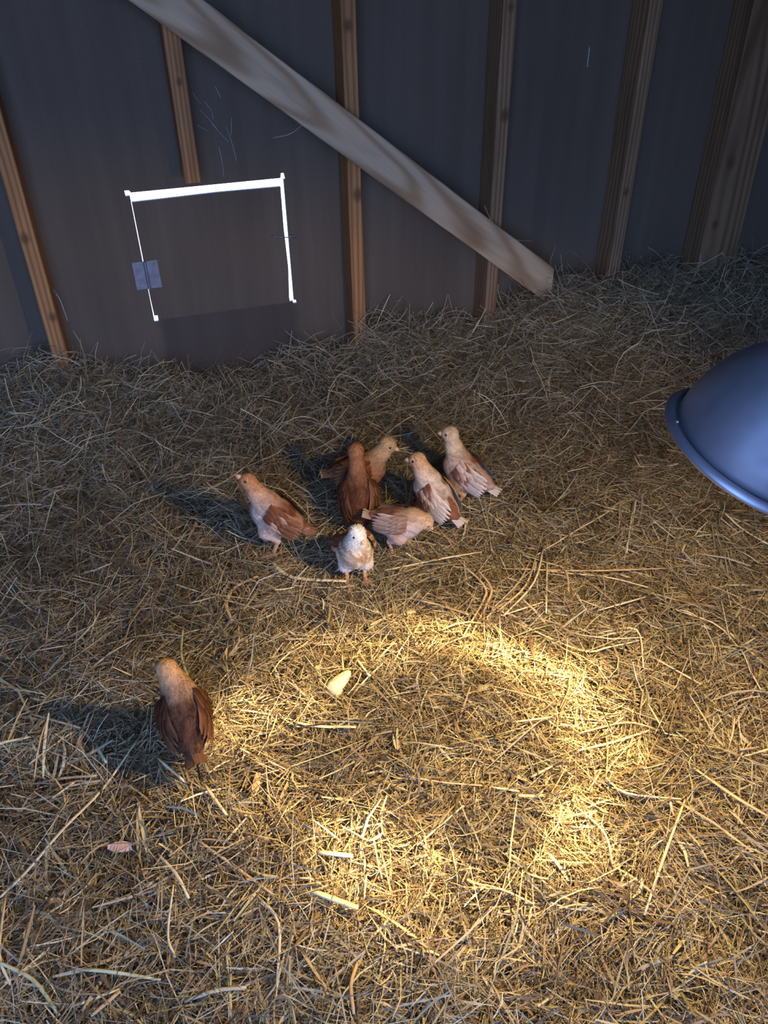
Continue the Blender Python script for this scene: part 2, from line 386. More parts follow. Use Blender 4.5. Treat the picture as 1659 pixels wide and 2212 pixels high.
def clear_timber(ax, ay, az):
    """hay lies in front of the studs, the post and the brace, not through them: slide such strands forward onto the bed"""
    def dense(a): return np.concatenate([a]+[a[:, :-1]*(1-t)+a[:, 1:]*t for t in (0.25, 0.5, 0.75)], 1)
    for tx, hw in [(s_[0], s_[1]/2) for s_ in STUDS if s_[2] < 0]+[(1.178, 0.070), (None, 0)]:
        X, Y, Z = dense(ax), dense(ay), dense(az)
        if tx is None:
            lo_ = 0.548-slope*(X-0.067); hit = (X < bx1+0.003) & (Z > lo_-0.003) & (Z < lo_+vh+0.003) & (Y > -D_-0.044); lim = -D_-0.044
        else:
            hit = (np.abs(X-tx) < hw+0.002) & (Y > -D_-0.003); lim = -D_-0.003
        sh = np.where(hit, Y-lim, 0).max(1); k = sh > 0
        if k.any():
            ym = ay[k].mean(1); xm = ax[k].mean(1); ay[k] -= sh[k][:, None]; az[k] += (Hh(xm, ym-sh[k])-Hh(xm, ym))[:, None]
    return ay, az

def build_hay(n_total=300000, n_loose=42000):
    rng = np.random.default_rng(7)
    X0, X1, Y0, Y1 = XL+0.01, XR-0.01, -2.45, -0.004
    # ---- matted base
    nx, ny = 210, 155
    gx, gy = np.meshgrid(np.linspace(X0, X1, nx), np.linspace(Y0, Y1, ny))
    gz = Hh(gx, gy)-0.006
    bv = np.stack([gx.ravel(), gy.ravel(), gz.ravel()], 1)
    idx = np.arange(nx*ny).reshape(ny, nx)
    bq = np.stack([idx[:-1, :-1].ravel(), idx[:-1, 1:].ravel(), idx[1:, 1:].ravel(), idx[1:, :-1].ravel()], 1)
    bc = np.array([0.08, 0.055, 0.03])*(0.6+0.5*rng.random((len(bv), 1)))  # dark base colour puts shade into the gaps between strands
    # ---- strands
    M = int(n_total*1.9)
    x = rng.uniform(X0+0.02, X1-0.02, M); y = rng.uniform(Y0, Y1-0.01, M)
    # denser where the photograph looks, sparse outside
    cx = x-CAM_POS.x; cy = y-CAM_POS.y
    fw = cx*math.sin(yaw)+cy*math.cos(yaw); rt = cx*math.cos(yaw)-cy*math.sin(yaw)
    inside = (np.abs(rt) < 0.62*fw+0.22) & (fw > 0.30)
    near = np.clip(1.25-0.25*fw, 0.7, 1.1)
    keep = rng.random(M) < np.where(inside, near, 0.22)
    x, y = x[keep][:n_total], y[keep][:n_total]; n = len(x)
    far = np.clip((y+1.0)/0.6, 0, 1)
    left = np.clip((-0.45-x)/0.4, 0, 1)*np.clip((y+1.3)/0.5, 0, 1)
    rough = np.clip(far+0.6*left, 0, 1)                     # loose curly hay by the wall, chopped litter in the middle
    cl = vnoise(x, y, 9, 5)*2*math.pi*1.7
    th0 = np.where(rng.random(n) < 0.45, cl+rng.normal(0, 0.45, n), rng.uniform(0, 2*math.pi, n))
    u = rng.random(n)
    length = np.where(u < 0.55, rng.uniform(0.018, 0.05, n), np.where(u < 0.93, rng.uniform(0.045, 0.10, n), rng.uniform(0.10, 0.19, n)))*(1+0.35*rough)
    u2 = rng.random(n)
    width = np.where(u2 < 0.68, rng.uniform(0.0006, 0.0013, n), np.where(u2 < 0.95, rng.uniform(0.0013, 0.0024, n), rng.uniform(0.0024, 0.0042, n)))
    width *= 0.62*(1-0.35*rough)
    elev = rng.normal(0, 0.28+0.20*rough, n)
    lift = rng.random(n)**2.0*(0.032+0.022*rough)-0.003
    curve = rng.normal(0, 0.5+1.0*rough, n)
    kink = np.where(rng.random(n) < 0.12, rng.normal(0, 0.9, n), 0)
    K = 4                                                   # points along a strand
    rollv = rng.normal(0, 0.7, n)
    px = np.zeros((n, K)); py = np.zeros((n, K)); pz = np.zeros((n, K)); ta = np.zeros((n, K))
    s = np.linspace(-0.5, 0.5, K)
    # integrate direction
    px[:, 0] = x-0.5*length*np.cos(th0); py[:, 0] = y-0.5*length*np.sin(th0)
    for k in range(K):
        a = th0+curve*s[k]+np.where(k >= 2, kink, 0); ta[:, k] = a
        if k < K-1:
            px[:, k+1] = px[:, k]+np.cos(a)*length/(K-1); py[:, k+1] = py[:, k]+np.sin(a)*length/(K-1)
    py = np.minimum(py, Y1-0.003); px = np.clip(px, XL+0.006, XR-0.006)
    ground = Hh(px, py)
    mid = Hh(x, y)
    arch = rng.normal(0, 0.10, n)*length
    for k in range(K):
        z = mid+lift+elev*s[k]*length*0.9+arch*(0.25-s[k]**2)*2
        pz[:, k] = np.maximum(z, ground[:, k]-0.004)
    py, pz = clear_timber(px, py, pz)
    # ribbon cross vector: sideways, rolled about the strand
    cr, sr = np.cos(rollv)[:, None], np.sin(rollv)[:, None]
    taper = np.array([0.6, 1.0, 0.95, 0.5])[None]
    hx = -np.sin(ta)*cr*width[:, None]*taper*0.5*2; hy = np.cos(ta)*cr*width[:, None]*taper; hz = sr*width[:, None]*taper*np.ones((1, K))
    A = np.stack([px-hx, py-hy, pz-hz], 2); B = np.stack([px+hx, py+hy, pz+hz], 2)
    sv = np.stack([A, B], 2).reshape(n*K*2, 3)
    base = (np.arange(n)*K*2)[:, None]
    q = []
    for k in range(K-1):
        q.append(np.concatenate([base+2*k, base+2*k+1, base+2*k+3, base+2*k+2], 1))
    sq = np.stack(q, 1).reshape(-1, 4)+len(bv)
    pal = np.array([(0.50, 0.39, 0.22), (0.60, 0.49, 0.29), (0.34, 0.235, 0.125), (0.46, 0.41, 0.23), (0.70, 0.60, 0.38), (0.15, 0.10, 0.055), (0.50, 0.34, 0.19), (0.42, 0.36, 0.26)])
    pr = np.array([0.17, 0.16, 0.18, 0.10, 0.11, 0.17, 0.07, 0.04])
    ci = rng.choice(len(pal), n, p=pr)
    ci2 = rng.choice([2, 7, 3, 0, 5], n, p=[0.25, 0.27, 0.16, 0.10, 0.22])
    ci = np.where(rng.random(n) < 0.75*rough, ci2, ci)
    patch = vnoise(x, y, 11, 8)
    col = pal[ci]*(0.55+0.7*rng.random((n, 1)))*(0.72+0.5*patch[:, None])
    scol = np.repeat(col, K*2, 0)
    # ---- long loose curls piled along the wall and in the corners
    m = n_loose; K2 = 7
    lx = rng.uniform(X0+0.1, X1-0.1, m*6); ly = -0.03-np.abs(rng.normal(0, 0.33, m*6))
    wgt = np.where((lx < -0.45), np.clip(1.15+ly*0.9, 0.05, 1), np.clip(0.85+ly*1.1, 0.03, 1))*np.where((lx > -0.7) & (lx < 0.0), 0.45, 1)
    kk = (rng.random(m*6) < wgt) & (ly > -1.2); lx, ly = lx[kk][:m], ly[kk][:m]; m = len(lx)
    a0 = np.where(rng.random(m) < 0.5, vnoise(lx, ly, 7, 6)*11+rng.normal(0, 0.4, m), rng.uniform(0, 6.283, m)); cu = rng.normal(0, 1.5, m); le = rng.uniform(0.06, 0.19, m); wd = rng.uniform(0.0004, 0.0012, m)
    hpile = np.interp(np.clip(-ly, 0, 1), [0, 0.5, 1], [0.055, 0.040, 0.014]); tuft = np.clip(vnoise(lx, ly, 8, 9)-0.42, 0, 1); lf = 0.004+hpile*rng.random(m)*(0.6+3.2*tuft); el = rng.normal(0, 0.42, m); ar = rng.normal(0.05, 0.12, m)*le
    qx = np.zeros((m, K2)); qy = np.zeros((m, K2)); qa = np.zeros((m, K2)); s2 = np.linspace(-0.5, 0.5, K2)
    qx[:, 0] = lx-0.5*le*np.cos(a0); qy[:, 0] = ly-0.5*le*np.sin(a0)
    for k in range(K2):
        qa[:, k] = a0+cu*s2[k]
        if k < K2-1: qx[:, k+1] = qx[:, k]+np.cos(qa[:, k])*le/(K2-1); qy[:, k+1] = qy[:, k]+np.sin(qa[:, k])*le/(K2-1)
    qy = np.minimum(qy, Y1-0.002); qx = np.clip(qx, XL+0.006, XR-0.006); gq = Hh(qx, qy); mq = Hh(lx, ly)
    qz = np.maximum((mq+lf)[:, None]+el[:, None]*s2[None]*le[:, None]+ar[:, None]*(0.25-s2[None]**2)*3, gq+0.001)
    qy, qz = clear_timber(qx, qy, qz)
    rv = rng.normal(0, 0.8, m)[:, None]; w2_ = wd[:, None]
    o3 = np.stack([-np.sin(qa)*np.cos(rv)*w2_, np.cos(qa)*np.cos(rv)*w2_, np.sin(rv)*w2_*np.ones((1, K2))], 2); c3 = np.stack([qx, qy, qz], 2)
    lv = np.stack([c3-o3, c3+o3], 2).reshape(m*K2*2, 3); lb = (np.arange(m)*K2*2)[:, None]+len(bv)+len(sv)
    lq = np.stack([np.concatenate([lb+2*k, lb+2*k+1, lb+2*k+3, lb+2*k+2], 1) for k in range(K2-1)], 1).reshape(-1, 4)
    lc = np.repeat(pal[rng.choice([7, 1, 4, 3, 2], m, p=[0.34, 0.22, 0.12, 0.16, 0.16])]*(0.75+0.5*rng.random((m, 1))), K2*2, 0)
    sv = np.concatenate([sv, lv]); sq = np.concatenate([sq, lq]); scol = np.concatenate([scol, lc])
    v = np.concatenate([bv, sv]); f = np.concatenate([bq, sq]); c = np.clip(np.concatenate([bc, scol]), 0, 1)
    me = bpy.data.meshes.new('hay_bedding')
    me.vertices.add(len(v)); me.vertices.foreach_set('co', v.astype(np.float32).ravel())
    me.loops.add(len(f)*4); me.loops.foreach_set('vertex_index', f.astype(np.int32).ravel())
    me.polygons.add(len(f)); me.polygons.foreach_set('loop_start', np.arange(len(f), dtype=np.int32)*4)
    me.update(calc_edges=True)
    set_col(me, c)
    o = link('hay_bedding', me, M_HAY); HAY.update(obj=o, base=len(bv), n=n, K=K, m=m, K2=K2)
    tag(o, 'deep loose bedding of dry hay and chopped straw covering the shed floor', 'hay', kind='stuff')
HAY = {}
build_hay()

# ------------------------------------------------------------------ heat lamp
def lathe(bm, prof, n=72):
    rings = []
    for r, z in prof:
        rings.append([bm.verts.new((r*math.cos(2*math.pi*k/n), r*math.sin(2*math.pi*k/n), z)) for k in range(n)])
    for a, b in zip(rings, rings[1:]):
        for k in range(n): bm.faces.new((a[k], a[(k+1) % n], b[(k+1) % n], b[k]))
    return rings
def heat_lamp():
    C = Vector((0.050, -1.575, 0.617)); ax = Vector((-0.290, 0.215, -0.932)).normalized()
    root = empty('heat_lamp', C); root.rotation_mode = 'QUATERNION'; root.rotation_quaternion = (-ax).to_track_quat('Z', 'Y')
    tag(root, 'spun aluminium heat lamp hood hanging over the hay and shining on the chicks', 'lamp')
    # spun metal: brushed rings, slightly dusty
    m, nt, b = mat_base('spun_aluminium', 0.5, 0.78, 0.5)
    n = N(nt, 'ShaderNodeTexNoise', Scale=1.0, Detail=3.0); L(nt, mapping(nt, (9, 9, 9)), n.inputs['Vector'])
    n2 = N(nt, 'ShaderNodeTexNoise', Scale=1.0, Detail=2.0); L(nt, mapping(nt, (3, 3, 900)), n2.inputs['Vector'])
    L(nt, ramp(nt, n.outputs[0], [(0.35, (0.22, 0.23, 0.26)), (0.62, (0.40, 0.41, 0.46))]), b.inputs['Base Color'])
    L(nt, ramp(nt, n.outputs[0], [(0.4, (0.62, 0.62, 0.62)), (0.62, (0.46, 0.46, 0.46))]), b.inputs['Roughness'])
    bump(nt, b, n2.outputs[0], 0.06, 0.0008)
    out = [(0.0975, 0.0045), (0.0972, 0.0135), (0.0975, 0.020), (0.0965, 0.034), (0.0925, 0.054), (0.085, 0.076), (0.074, 0.096), (0.060, 0.112), (0.046, 0.122), (0.036, 0.127), (0.0325, 0.131), (0.0325, 0.160)]
    inn = [(r-0.0012, z-0.0006) for r, z in out][::-1]
    bm = bmesh.new(); rings = lathe(bm, out+inn)
    a, c = rings[-1], rings[0]
    for k in range(72): bm.faces.new((a[k], a[(k+1) % 72], c[(k+1) % 72], c[k]))
    bmesh.ops.recalc_face_normals(bm, faces=bm.faces[:])
    hood = link('reflector', bm_mesh(bm), m, root, True)
    # flange with a shallow groove and a rolled bead
    fl = [(0.0966, 0.0052), (0.0990, 0.0025), (0.1008, 0.0030), (0.1022, 0.0072), (0.1045, 0.0080), (0.1068, 0.0068), (0.1085, 0.0050), (0.1100, 0.0030), (0.1108, 0.0004), (0.1098, -0.0018), (0.1076, -0.0020), (0.1066, -0.0004),
          (0.1070, 0.0024), (0.1050, 0.0055), (0.1035, 0.0060), (0.1020, 0.0018), (0.0995, 0.0010), (0.0956, 0.0030)]
    bm = bmesh.new(); rings = lathe(bm, fl+[fl[0]]); bmesh.ops.remove_doubles(bm, verts=bm.verts[:], dist=1e-5); bmesh.ops.recalc_face_normals(bm, faces=bm.faces[:])
    link('rim', bm_mesh(bm), m, root, True)
    # rivets near the rim
    brass = plain('dull_brass', (0.55, 0.36, 0.20), 0.45, 0.6, 0.15, 40)
    inv = root.rotation_quaternion.inverted()
    for az, rr, zz in ((-0.62, 0.1035, 0.0082), (-0.56, 0.0985, 0.0190), (1.9, 0.1035, 0.0082), (3.4, 0.1035, 0.0082)):
        bm = bmesh.new(); bmesh.ops.create_uvsphere(bm, u_segments=8, v_segments=5, radius=0.0021)
        o = link('rivet', bm_mesh(bm), brass, root, True); o.location = (rr*math.cos(az), rr*math.sin(az), zz)
    # socket, bulb, cord
    dark = plain('black_bakelite', (0.03, 0.03, 0.032), 0.5, 0, 0.2, 30)
    bm = bmesh.new(); rg = lathe(bm, [(0.0335, 0.150), (0.0335, 0.186), (0.029, 0.196), (0.022, 0.225), (0.012, 0.232)], 32); bm.faces.new(rg[-1]); bm.faces.new(rg[0][::-1])
    sk = link('socket', bm_mesh(bm), dark, root, True)
    mb, nt, b = mat_base('lit_bulb_glass', 0.4); b.inputs['Base Color'].default_value = (0.9, 0.8, 0.6, 1)
    b.inputs['Emission Color'].default_value = (1, 0.62, 0.25, 1); b.inputs['Emission Strength'].default_value = 12
    bm = bmesh.new(); rg = lathe(bm, [(0.006, 0.0475), (0.016, 0.0500), (0.024, 0.0560), (0.028, 0.066), (0.027, 0.080), (0.021, 0.100), (0.014, 0.120), (0.013, 0.150)], 32); bm.faces.new(rg[0][::-1]); bm.faces.new(rg[-1])
    link('bulb', bm_mesh(bm), mb, root, True)
    top = inv @ (Vector((0.50, -1.95, ZR-0.001))-C); s0 = Vector((0, 0, 0.230)); s1 = Vector((0, 0, 0.30))
    bm = bmesh.new(); tube(bm, smoothline([s0, s1, s1.lerp(top, 0.25)+Vector((0, 0, 0.06)), s1.lerp(top, 0.6)+Vector((0, 0, 0.02)), top], 8), 0.0035, 8)
    link('cord', bm_mesh(bm), dark, root, True)
    # the light itself: bare bulb plus the bright ring thrown by the polished hood
    ld = bpy.data.lights.new('heat_bulb_light', 'SPOT'); ld.energy = LAMP_W; ld.color = (1.0, 0.71, 0.31); ld.shadow_soft_size = 0.012
    ld.spot_size = math.radians(168); ld.spot_blend = 0.05
    ld.use_nodes = True; nt = ld.node_tree; em = nt.nodes['Emission']
    tc = nt.nodes.new('ShaderNodeTexCoord')
    sp = N(nt, 'ShaderNodeSeparateXYZ'); L(nt, tc.outputs['Normal'], sp.inputs[0])
    def mth(op, a, q=0.0, r=0.0):
        n = N(nt, 'ShaderNodeMath', operation=op)
        for s, t in zip(n.inputs, (a, q, r)):
            if hasattr(t, 'links'): L(nt, t, s)
            else: s.default_value = t
        return n.outputs[0]
    zz = mth('MAXIMUM', mth('ABSOLUTE', sp.outputs[2]), 0.05)
    u = mth('DIVIDE', sp.outputs[0], zz); v = mth('DIVIDE', sp.outputs[1], zz)
    cb = N(nt, 'ShaderNodeCombineXYZ'); L(nt, u, cb.inputs[0]); L(nt, v, cb.inputs[1])
    nz = N(nt, 'ShaderNodeTexNoise', Scale=4.5, Detail=2.0); L(nt, cb.outputs[0], nz.inputs['Vector'])
    nz2 = N(nt, 'ShaderNodeTexNoise', Scale=2.6, Detail=1.0); ad = N(nt, 'ShaderNodeVectorMath', operation='ADD'); L(nt, cb.outputs[0], ad.inputs[0]); ad.inputs[1].default_value = (3.1, 1.7, 0.4); L(nt, ad.outputs[0], nz2.inputs['Vector'])
    rad = mth('SQRT', mth('ADD', mth('MULTIPLY', u, u), mth('MULTIPLY', v, v)))
    rad = mth('ADD', rad, mth('MULTIPLY', mth('SUBTRACT', nz2.outputs[0], 0.5), 0.30))
    t = mth('DIVIDE', mth('SUBTRACT', rad, RING_R), RING_W)
    ring = mth('POWER', 2.718, mth('MULTIPLY', mth('MULTIPLY', t, t), -1.0))
    patch = mth('MULTIPLY', mth('MINIMUM', mth('MAXIMUM', mth('MULTIPLY', mth('SUBTRACT', nz.outputs[0], 0.38), 4.6), 0.24), 1.3), RING_A)
    wide = mth('POWER', 2.718, mth('MULTIPLY', mth('MULTIPLY', rad, rad), -1.0/(0.72*0.72)))
    st = mth('ADD', mth('ADD', mth('MULTIPLY', ring, patch), mth('MULTIPLY', wide, WIDE_A)), 0.9)
    L(nt, st, em.inputs['Strength'])
    lo = bpy.data.objects.new('heat_bulb_light', ld); COL.objects.link(lo)
    pos = C-ax*0.036
    lo.location = pos; lo.rotation_mode = 'QUATERNION'
    lo.rotation_quaternion = (Vector((-0.238, -1.432, 0.0))-pos).to_track_quat('-Z', 'Y')
RING_R, RING_W, RING_A, WIDE_A = 0.335, 0.078, 9.5, 1.4
heat_lamp()

# ------------------------------------------------------------------ chicks
M_DOWN = attr_mat('chick_down', 0.85, 0.15, 0.28, 260, 0.0, 0.5)
M_FUZZ = attr_mat('chick_feather', 0.75, 0.2, 0.18, 200, 0.2)
M_EYE, _nt, _b = mat_base('chick_eye', 0.15, 0, 0.6); _b.inputs['Base Color'].default_value = (0.02, 0.015, 0.012, 1)
M_BEAK = plain('chick_beak', (0.62, 0.36, 0.22), 0.45, 0, 0.15, 90, 0.4)

def cap_d(P, a, b, ra, rb):
    a = np.asarray(a, float); b = np.asarray(b, float); ab = b-a; t = np.clip(((P-a)@ab)/max(1e-9, ab@ab), 0, 1)
    return np.linalg.norm(P-a-t[:, None]*ab, axis=1)-(ra+t*(rb-ra))
def smin(a, b, k):
    h = np.clip(0.5+0.5*(b-a)/k, 0, 1); return b+(a-b)*h-k*h*(1-h)

def surface_net(V, org, vox):
    """dual mesh of the zero level of V"""
    nx, ny, nz = V.shape; ins = V < 0
    acc = np.zeros((nx-1, ny-1, nz-1, 3)); cnt = np.zeros((nx-1, ny-1, nz-1))
    offs = [(0, 0, 0), (1, 0, 0), (0, 1, 0), (1, 1, 0), (0, 0, 1), (1, 0, 1), (0, 1, 1), (1, 1, 1)]
    def sub(A, o): return A[o[0]:nx-1+o[0], o[1]:ny-1+o[1], o[2]:nz-1+o[2]]
    for i in range(8):
        for d in range(3):
            o = offs[i]
            if o[d] == 0:
                p = list(o); p[d] = 1
                a, b = sub(V, o), sub(V, p); m = (a < 0) != (b < 0)
                t = np.where(m, a/np.where(m, a-b, 1), 0)
                for e in range(3): acc[..., e] += m*(o[e]+(t if e == d else 0))
                cnt += m
    act = cnt > 0; idx = -np.ones(act.shape, np.int64); idx[act] = np.arange(act.sum())
    base = np.argwhere(act).astype(float); verts = (base+acc[act]/cnt[act][:, None])*vox+org
    F = []
    for d in range(3):
        e1, e2 = [(1, 2), (2, 0), (0, 1)][d]
        sl = [slice(1, n-1) for n in V.shape]; sl[d] = slice(0, V.shape[d]-1)
        sh = list(sl); sh[d] = slice(1, V.shape[d])
        m0, m1 = ins[tuple(sl)], ins[tuple(sh)]
        ii = np.argwhere(m0 != m1); st = np.array([1, 1, 1]); st[d] = 0; ii = ii+st
        flip = m0[m0 != m1]
        def at(da, db):
            q = ii.copy(); q[:, e1] += da; q[:, e2] += db; return idx[q[:, 0], q[:, 1], q[:, 2]]
        quad = np.stack([at(-1, -1), at(0, -1), at(0, 0), at(-1, 0)], 1)
        quad[~flip] = quad[~flip][:, ::-1]; F.append(quad)
    return verts, np.concatenate(F)

def mesh_np(name, v, f):
    me = bpy.data.meshes.new(name); k = f.shape[1]
    me.vertices.add(len(v)); me.vertices.foreach_set('co', np.asarray(v, np.float32).ravel())
    me.loops.add(len(f)*k); me.loops.foreach_set('vertex_index', np.asarray(f, np.int32).ravel())
    me.polygons.add(len(f)); me.polygons.foreach_set('loop_start', np.arange(len(f), dtype=np.int32)*k)
    me.update(calc_edges=True); return me

def feather_verts(stations, side_dir, widths, lift_n):
    """one blade: left edge, raised shaft, right edge at each station"""
    V = []
    for p, sdir, wd, nn in zip(stations, side_dir, widths, lift_n):
        V += [p-sdir*wd, p+nn*0.0012, p+sdir*wd]
    return V
def blade_faces(ns, base):
    F = []
    for i in range(ns-1):
        a = base+3*i
        F += [(a, a+1, a+4, a+3), (a+1, a+2, a+5, a+4)]
    return F

def chick(name, label, pos, heading, s, pitch, neck, hdir, pal, legs=(0.0, 0.0), hip=0.086, seed=0, patchy=0.0, wing_spread=0.0, thin=1.0):
    """heading: ground direction; pitch: body tilt; neck: head centre relative to neck base (chick frame); hdir: beak direction (chick frame)"""
    rng = np.random.default_rng(seed)
    cp, sp_ = math.cos(pitch), math.sin(pitch)
    def T(p):                                           # torso frame -> chick frame
        p = np.atleast_2d(np.asarray(p, float)); return np.stack([p[:, 0]*cp-p[:, 2]*sp_, p[:, 1], p[:, 0]*sp_+p[:, 2]*cp+hip], 1)
    def Tinv(p):
        q = p-np.array([0, 0, hip]); return np.stack([q[:, 0]*cp+q[:, 2]*sp_, q[:, 1], -q[:, 0]*sp_+q[:, 2]*cp], 1)
    t1 = lambda *p: T(p)[0]
    nb = t1(0.036, 0, 0.032); hc = nb+np.array(neck); hd = np.array(hdir, float); hd /= np.linalg.norm(hd)
    torso = [(t1(0.030, 0, 0.010), t1(0.0, 0, 0.014), 0.032, 0.0385), (t1(0.0, 0, 0.014), t1(-0.040, 0, 0.018), 0.0385, 0.028), (t1(-0.040, 0, 0.018), t1(-0.070, 0, 0.030), 0.028, 0.011), (t1(0.016, 0, 0.002), t1(-0.018, 0, 0.0), 0.032, 0.029), (t1(0.024, 0, 0.020), nb, 0.031, 0.0235*thin)]
    nm = nb*0.5+hc*0.5+np.array([0.004, 0, -0.002])
    neckp = [(nb, nm, 0.0245*thin, 0.0195*thin), (nm, hc, 0.0195*thin, 0.0165)]
    headp = [(hc, hc+hd*0.005, 0.0180, 0.0165), (hc+hd*0.008, hc+hd*0.016-np.array([0, 0, 0.002]), 0.0130, 0.0070)]
    thigh, shank = [], []
    for sd, dx in ((1, legs[0]), (-1, legs[1])):
        hp = t1(-0.004, sd*0.020, -0.002); hock = np.array([-0.012+dx*0.6, sd*0.022, 0.048]); ft = np.array([0.004+dx, sd*0.022, 0.0055])
        knee = np.array([0.012+dx*0.3, sd*0.023, max(0.060, hip-0.020)])
        thigh += [(hp, knee, 0.023, 0.0165), (knee, hock, 0.0165, 0.0075)]
        shank += [(hock, ft, 0.0056, 0.0048)]
        for aa, ll in ((-0.5, 0.028), (0.0, 0.033), (0.5, 0.028), (math.pi-0.2*sd, 0.014)):
            e = ft+np.array([math.cos(aa)*ll, math.sin(aa)*ll, -0.002]); mdl = ft*0.5+e*0.5+np.array([0, 0, 0.002])
            shank += [(ft, mdl, 0.0042, 0.0036), (mdl, e, 0.0036, 0.0024)]
    groups = [torso, neckp, headp, thigh, shank]
    def field(P, split=False):
        out = []
        for g, k in zip(groups, (0.012, 0.012, 0.006, 0.010, 0.003)):
            d = None
            for a, b, ra, rb in g:
                e = cap_d(P, a, b, ra, rb); d = e if d is None else smin(d, e, k)
            out.append(d)
        if split: return out
        d = smin(out[0], out[1], 0.016); d = smin(d, out[2], 0.007); d = smin(d, out[3], 0.012); return smin(d, out[4], 0.004)
    allp = np.array([q for g in groups for c in g for q in c[:2]])
    lo = allp.min(0)-0.055; hi = allp.max(0)+0.055; lo[2] = max(lo[2], -0.006)
    vox = 0.0026; n = np.ceil((hi-lo)/vox).astype(int)
    G = np.stack(np.meshgrid(*[lo[i]+vox*np.arange(n[i]) for i in range(3)], indexing='ij'), -1).reshape(-1, 3)
    V = field(G).reshape(n)
    v, f = surface_net(V, lo, vox)
    # ---- colour by region
    ds = field(v, True); wts = np.stack([np.exp(-np.clip(d, -0.01, 0.2)/0.006) for d in ds], 1); wts /= wts.sum(1, keepdims=True)
    tv = Tinv(v)
    front = np.clip((tv[:, 0]-0.002)/0.03, 0, 1)*np.clip(1-(tv[:, 2]-0.02)/0.04, 0, 1); low = np.clip((0.004-tv[:, 2])/0.025, 0, 1)
    br = np.clip(front+low, 0, 1)[:, None]
    tor = np.array(pal['body'])*(1-br)+np.array(pal['breast'])*br
    def n3(p, sc_, sd): return vnoise(p[:, 0]+p[:, 2]*0.7, p[:, 1]+p[:, 2]*0.6, sc_, sd)
    if patchy:
        pm = np.clip((n3(tv*np.array([0.6, 1, 1]), 62, seed+3)-0.46)*7, 0, 1)[:, None]*patchy; tor = tor*(1-pm)+np.array(pal['patch'])*pm
    nk = np.clip((v[:, 2]-nb[2])/max(0.02, abs(hc[2]-nb[2])), 0, 1)[:, None]
    nec = np.array(pal['neck'])*(1-nk*0.6)+np.array(pal['head'])*nk*0.6
    cols = wts[:, :1]*tor+wts[:, 1:2]*nec+wts[:, 2:3]*np.array(pal['head'])+wts[:, 3:4]*np.array(pal['thigh'])+wts[:, 4:5]*np.array((0.66, 0.36, 0.20))
    cols *= (0.86+0.28*n3(v, 160, seed+1))[:, None]
    streak = n3(tv*np.array([0.35, 1, 1]), 210, seed+11); cols *= (1-(0.42*wts[:, 0]+0.18*wts[:, 1])*np.clip((streak-0.45)*3, 0, 1))[:, None]
    root = empty(name, (pos[0], pos[1], H1(*pos)+0.009)); root.rotation_euler = (0, 0, math.atan2(heading[1], heading[0])); root.scale = (s, s, s)
    tag(root, label, 'chick', 'young chicks on the hay')
    me = mesh_np('body', v, f); set_col(me, np.clip(cols, 0, 1)); body = link('body', me, M_DOWN, root, True)
    # ---- downy fuzz over head, neck, breast, back
    nrm = np.empty(len(v)*3, np.float32); me.vertices.foreach_get('normal', nrm); nrm = nrm.reshape(-1, 3)
    ok = np.where(wts[:, 4] < 0.25)[0]; k = rng.choice(ok, 4200); p0 = v[k]; nn = nrm[k]
    flow = np.tile(np.array([-0.8, 0, -0.55]), (len(k), 1)); hn = wts[k][:, 1]+wts[k][:, 2]
    flow[:, 2] -= 0.5*hn; flow += rng.normal(0, 0.22, flow.shape)
    flow -= (flow*nn).sum(1, keepdims=True)*nn; flow /= np.linalg.norm(flow, axis=1, keepdims=True)+1e-6
    ln = rng.uniform(0.004, 0.009, len(k))[:, None]; sdv = np.cross(flow, nn); wd = rng.uniform(0.0005, 0.0014, len(k))[:, None]
    tip = p0+(flow*0.93+nn*rng.uniform(0.10, 0.38, (len(k), 1)))*ln
    fv = np.stack([p0-sdv*wd-nn*0.0005, p0+sdv*wd-nn*0.0005, tip], 1).reshape(-1, 3); ff = np.arange(len(fv)).reshape(-1, 3)
    fm = mesh_np('downy_feathers', fv, ff); set_col(fm, np.clip(np.repeat(cols[k]*rng.uniform(0.82, 1.2, (len(k), 1)), 3, 0), 0, 1))
    o = link('downy_feathers', fm, M_FUZZ, body); o['kind'] = 'stuff'
    # ---- wings: coverts over long flight feathers
    for sd in (1, -1):
        FV, FF, FC = [], [], []
        def surf_y(x, z): return 0.0385*math.sqrt(max(0.12, 1-((x+0.004)/0.080)**2-((z-0.014)/0.043)**2))+0.0035
        def add(x, z, ang_, ln_, wd_, layer, col, tipc):
            ns = 6; st, sdirs, ws, nns = [], [], [], []
            for i in range(ns):
                t = i/(ns-1); xx = x-math.cos(ang_)*ln_*t; zz = z-math.sin(ang_)*ln_*t
                yy = surf_y(xx, zz)+0.0010*layer+wing_spread*max(0, -(xx-0.03))*0.5+0.002*t
                st.append(T((xx, sd*yy, zz))[0]); e_ = 0.004; y1_ = surf_y(xx-math.sin(ang_)*e_, zz+math.cos(ang_)*e_); y2_ = surf_y(xx+math.sin(ang_)*e_, zz-math.cos(ang_)*e_)
                q_ = np.array([-math.sin(ang_), sd*(y1_-y2_)/(2*e_), math.cos(ang_)]); q_ /= np.linalg.norm(q_); sdirs.append(T(q_)[0]-T((0, 0, 0))[0])
                ws.append(wd_*(0.55+0.45*math.sin(math.pi*min(1, t*0.9+0.15)))*(1 if t < 0.99 else 0.35)); nns.append(T((0, sd, 0.2))[0]-T((0, 0, 0))[0])
                cc = np.array(col)*(1-t**3)+np.array(tipc)*t**3
                FC.extend([cc*0.72, cc*0.62, cc*1.15])
            b0 = len(FV); FV.extend(feather_verts(st, sdirs, ws, nns)); FF.extend(blade_faces(ns, b0))
        wc, wt = pal['wing'], pal['wingtip']
